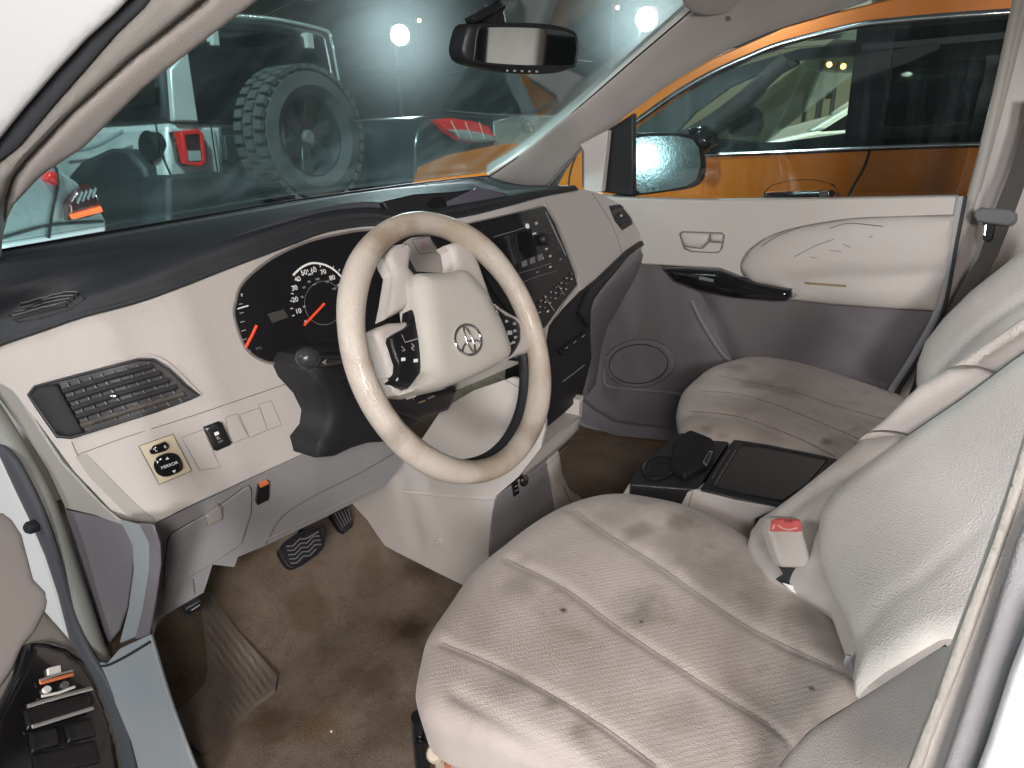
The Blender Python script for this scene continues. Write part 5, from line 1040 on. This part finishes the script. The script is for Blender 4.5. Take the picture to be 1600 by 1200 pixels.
patch('lid_recess', [(1156, 698), (1200, 703), (1292, 722), (1260, 760), (1222, 786), (1160, 775), (1116, 764), (1132, 736)], CT, .002, M['radio'], ld, off=.0062)
strip('lid_rim', [(1116, 764), (1132, 736), (1156, 698), (1200, 703), (1292, 722)], CT, .0018, M['gloss'], ld, off=.008, sm=False); strip('lid_line', [(1112, 752), (1128, 724), (1140, 706)], CT, .0008, M['greyplas'], ld, off=.005, sm=False)
# =====================================================================  STEERING WHEEL
SW = Vector((-.3926, .4809, .6863)); nW = Vector((-.03876, -.91529, .40092)).normalized(); uW = Vector((.99910, -.04231, 0)).normalized(); vW = nW.cross(uW).normalized()
WP = ('p', nW, nW.dot(SW))
def WPo(d): return ('p', nW, nW.dot(SW) + d)
sw = thing('steering_wheel', 'cream leather steering wheel with a grimy rim and a round chrome badge', 'steering wheel', SW)
P = []
for i in range(96):
    a = 2 * math.pi * i / 96; r = .1925; 
    P.append(SW + uW * math.cos(a) * r + vW * math.sin(a) * r * (1.0))
vs = []; fs = []; n = 18
for i, p in enumerate(P):
    a = 2 * math.pi * i / 96; rd = (p - SW).normalized()
    thk = .0172 + .0018 * max(0, math.cos(4 * (a - math.radians(45)))) 
    for k in range(n):
        b = 2 * math.pi * k / n; vs.append(p + rd * math.cos(b) * thk + nW * math.sin(b) * thk * 1.12)
for i in range(96):
    for k in range(n): fs.append((i * n + k, i * n + (k + 1) % n, ((i + 1) % 96) * n + (k + 1) % n, ((i + 1) % 96) * n + k))
rim = link_mesh('rim', vs, fs, M['leather'], sw, 80)
# spoke frame (light plastic) behind the airbag cover
H_ = WPo(-.012)
patch('upper_spoke', [(628, 382), (640, 388), (636, 420), (645, 430), (700, 432), (706, 415), (702, 392), (694, 384), (712, 378), (736, 392), (746, 415), (762, 462), (770, 480), (740, 490), (660, 470), (650, 500), (640, 475), (620, 490), (600, 500), (606, 470), (612, 430), (604, 415), (598, 396), (612, 384)], H_, .02, M['dash'], sw, bulge=(.010, 10), g=6)
patch('left_spoke', [(588, 512), (604, 506), (625, 505), (640, 500), (644, 480), (655, 560), (650, 620), (640, 612), (615, 598), (604, 590), (596, 560), (584, 532), (578, 520)], H_, .02, M['dash'], sw, bulge=(.010, 10), g=6)
patch('left_lower_spoke', [(600, 590), (616, 598), (640, 606), (660, 612), (700, 606), (640, 620), (615, 618)], H_, .02, M['dash'], sw, bulge=(.004, 5), g=5)
patch('right_spoke', [(765, 470), (778, 482), (795, 492), (812, 500), (826, 520), (830, 540), (822, 552), (806, 556), (786, 566), (780, 540), (770, 500)], H_, .02, M['dash'], sw, bulge=(.010, 8), g=6)
ab = patch('airbag_cover', [(646, 430), (660, 428), (697, 427), (706, 424), (722, 424), (740, 440), (758, 462), (766, 480), (778, 500), (789, 528), (794, 548), (790, 560), (776, 570), (740, 588), (700, 604), (670, 612), (648, 614), (636, 612), (650, 590), (656, 578), (654, 540), (648, 500), (644, 470), (641, 445)], WPo(.008), .03, M['hub'], sw, sm=True, bulge=(.022, 26), g=6)
lb_ = patch('left_button_panel', [(646, 476), (650, 500), (656, 535), (659, 560), (659, 578), (652, 592), (637, 608), (625, 603), (615, 595), (619, 582), (619, 570), (612, 548), (607, 534), (608, 527), (616, 521), (633, 512), (640, 506), (642, 494), (643, 480)], WPo(.004), .02, M['radio'], sw, bulge=(.005, 4), g=4)
strip('silver_trim', [(611, 530), (613, 542), (617, 556), (621, 565)], WPo(.0095), .0022, M['silver'], lb_, off=0, flat=.4)
for (x, y) in ((630.5, 561), (650, 563)): patch('button', [(x - 3, y - 2), (x + 3, y - 2.5), (x + 3, y + 2.5), (x - 3, y + 3)], WPo(.0125), .001, M['white'], lb_)
strip('button_gap', [(628, 523), (633, 535), (656, 528)], WPo(.0115), .0006, M['dim'], lb_, off=0, sm=False); strip('button_mark', [(627, 541), (633, 547), (628, 548)], WPo(.0115), .0006, M['dim'], lb_, off=0); strip('button_mark', [(643, 537), (647, 541), (643, 544), (647, 547)], WPo(.0115), .0008, M['dim'], lb_, off=0)
rb_ = patch('right_button_panel', [(765, 468), (775, 482), (788, 492), (800, 497), (809, 503), (812, 515), (812, 532), (806, 545), (798, 556), (790, 561), (792, 545), (788, 522), (778, 498)], WPo(.004), .02, M['radio'], sw, bulge=(.006, 6), g=4)
for (x, y, w) in ((792, 502, 2), (804, 506, 2), (797, 520, 3.4), (805, 517, 2), (806, 527, 2), (798, 537, 2), (803, 535, 2)): patch('button', [(x - w, y - w), (x + w, y - w), (x + w, y + w * .8), (x - w, y + w)], WPo(.0125), .001, M['dim'], rb_)
patch('shadow_gap', [(646, 431), (640, 425), (633, 400), (628, 384), (634, 380), (640, 405), (650, 424), (698, 427), (700, 430)], WPo(-.006), .01, M['soft'], sw)
# badge: three interlocked ovals as on the wheel
EC = hit(732, 531, WPo(.031)); 
def oval(cx, cy, a, b, r, nm, par, zz=.0):
    pts = [EC + uW * (cx + a * math.cos(t)) + vW * (cy + b * math.sin(t)) + nW * zz for t in [2 * math.pi * i / 40 for i in range(40)]]
    v, f = tube_pts(pts, r, 8, .8, N=nW, closed=True); return link_mesh(nm, v, f, M['silver'], par, 60)
bdg = thing('x', 'x', 'x', (0, 0, 0)); bpy.data.objects.remove(bdg)
b0 = oval(0, 0, .0285, .0225, .0026, 'badge', sw); oval(0, .0, .0065, .0195, .0018, 'badge_oval', b0, .002)
_P = [EC + uW * (.0225 * math.cos(t)) + vW * (-.015 + .0125 * math.sin(t)) + nW * .001 for t in [math.radians(12 + 156 * i / 24) for i in range(25)]]
v, f = tube_pts(_P, .0019, 8, .8, N=nW); link_mesh('badge_arch', v, f, M['silver'], b0, 60)
# lower rear shroud of the wheel (dark back edge seen inside the rim)
P = [SW - nW * .022 + (uW * math.cos(a) + vW * math.sin(a)) * .176 for a in [math.radians(200 + i * 3) for i in range(50)]]
v, f = tube_pts(P, .006, 8, 1.6, N=nW); link_mesh('rim_back', v, f, M['rubber'], sw, 60)
# =====================================================================  OPEN DRIVER DOOR (lower left)
dd = thing('driver_door', 'open driver door at the lower left with black window switch panel', 'door', hit(100, 1100, PX(-.95)))
dn = PN((.55, -.62, .56), hit(80, 1080, PY(.48)))
patch('door_panel', [(-60, 840), (0, 850), (30, 905), (66, 962), (100, 1000), (135, 1052), (160, 1105), (182, 1180), (190, 1240), (-60, 1240)], dn, .04, M['trimgrey'], dd, bulge=(.01, 14), g=9)
patch('upper_pad', [(-60, 800), (0, 812), (22, 845), (40, 915), (64, 940), (60, 962), (40, 1000), (22, 1022), (5, 1060), (-60, 1150)], dn, .03, M['doorpad'], dd, off=.006, bulge=(.008, 10), g=8)
pn = patch('switch_panel', [(20, 1021), (45, 1019), (80, 1028), (108, 1048), (130, 1085), (146, 1130), (158, 1180), (165, 1240), (-60, 1240), (-40, 1150), (2, 1072)], dn, .02, M['gloss'], dd, off=.014, bulge=(.006, 8), g=7, sm=False)
for i, pts in enumerate([[(6, 1133), (110, 1104), (114, 1132), (12, 1163)], [(14, 1168), (56, 1158), (62, 1188), (18, 1200)], [(70, 1154), (116, 1142), (122, 1172), (76, 1184)], [(20, 1204), (120, 1176), (128, 1214), (24, 1240)]]):
    b = patch('window_switch', pts, dn, .012, M['radio'], pn, off=.020, bev=.001, bulge=(.003, 5), g=5)
strip('switch_edge', [(5, 1131), (60, 1114), (111, 1100)], dn, .0016, M['silver'], pn, off=.0245, sm=False); strip('switch_edge', [(14, 1163), (60, 1148), (112, 1131)], dn, .0016, M['dim'], pn, off=.0245, sm=False)
patch('lock_mark', [(45, 1067), (64, 1062), (65, 1073), (46, 1077)], dn, .001, M['white'], pn, off=.0225)
strip('red_bar', [(31, 1091), (60, 1083), (84, 1076)], dn, .0016, M['orange_mark'], pn, off=.0225, sm=False); strip('grey_bar', [(30, 1087), (56, 1078), (84, 1070)], dn, .0009, M['dim'], pn, off=.0225, sm=False); strip('grey_bar', [(33, 1112), (60, 1106), (86, 1096)], dn, .0012, M['white'], pn, off=.0225, sm=False)
patch('lock_button', ellipse(43, 1100, 6, 5), dn, .001, M['white'], pn, off=.0225); patch('lock_button', ellipse(72, 1092, 6, 5), dn, .001, M['greyplas'], pn, off=.0225)
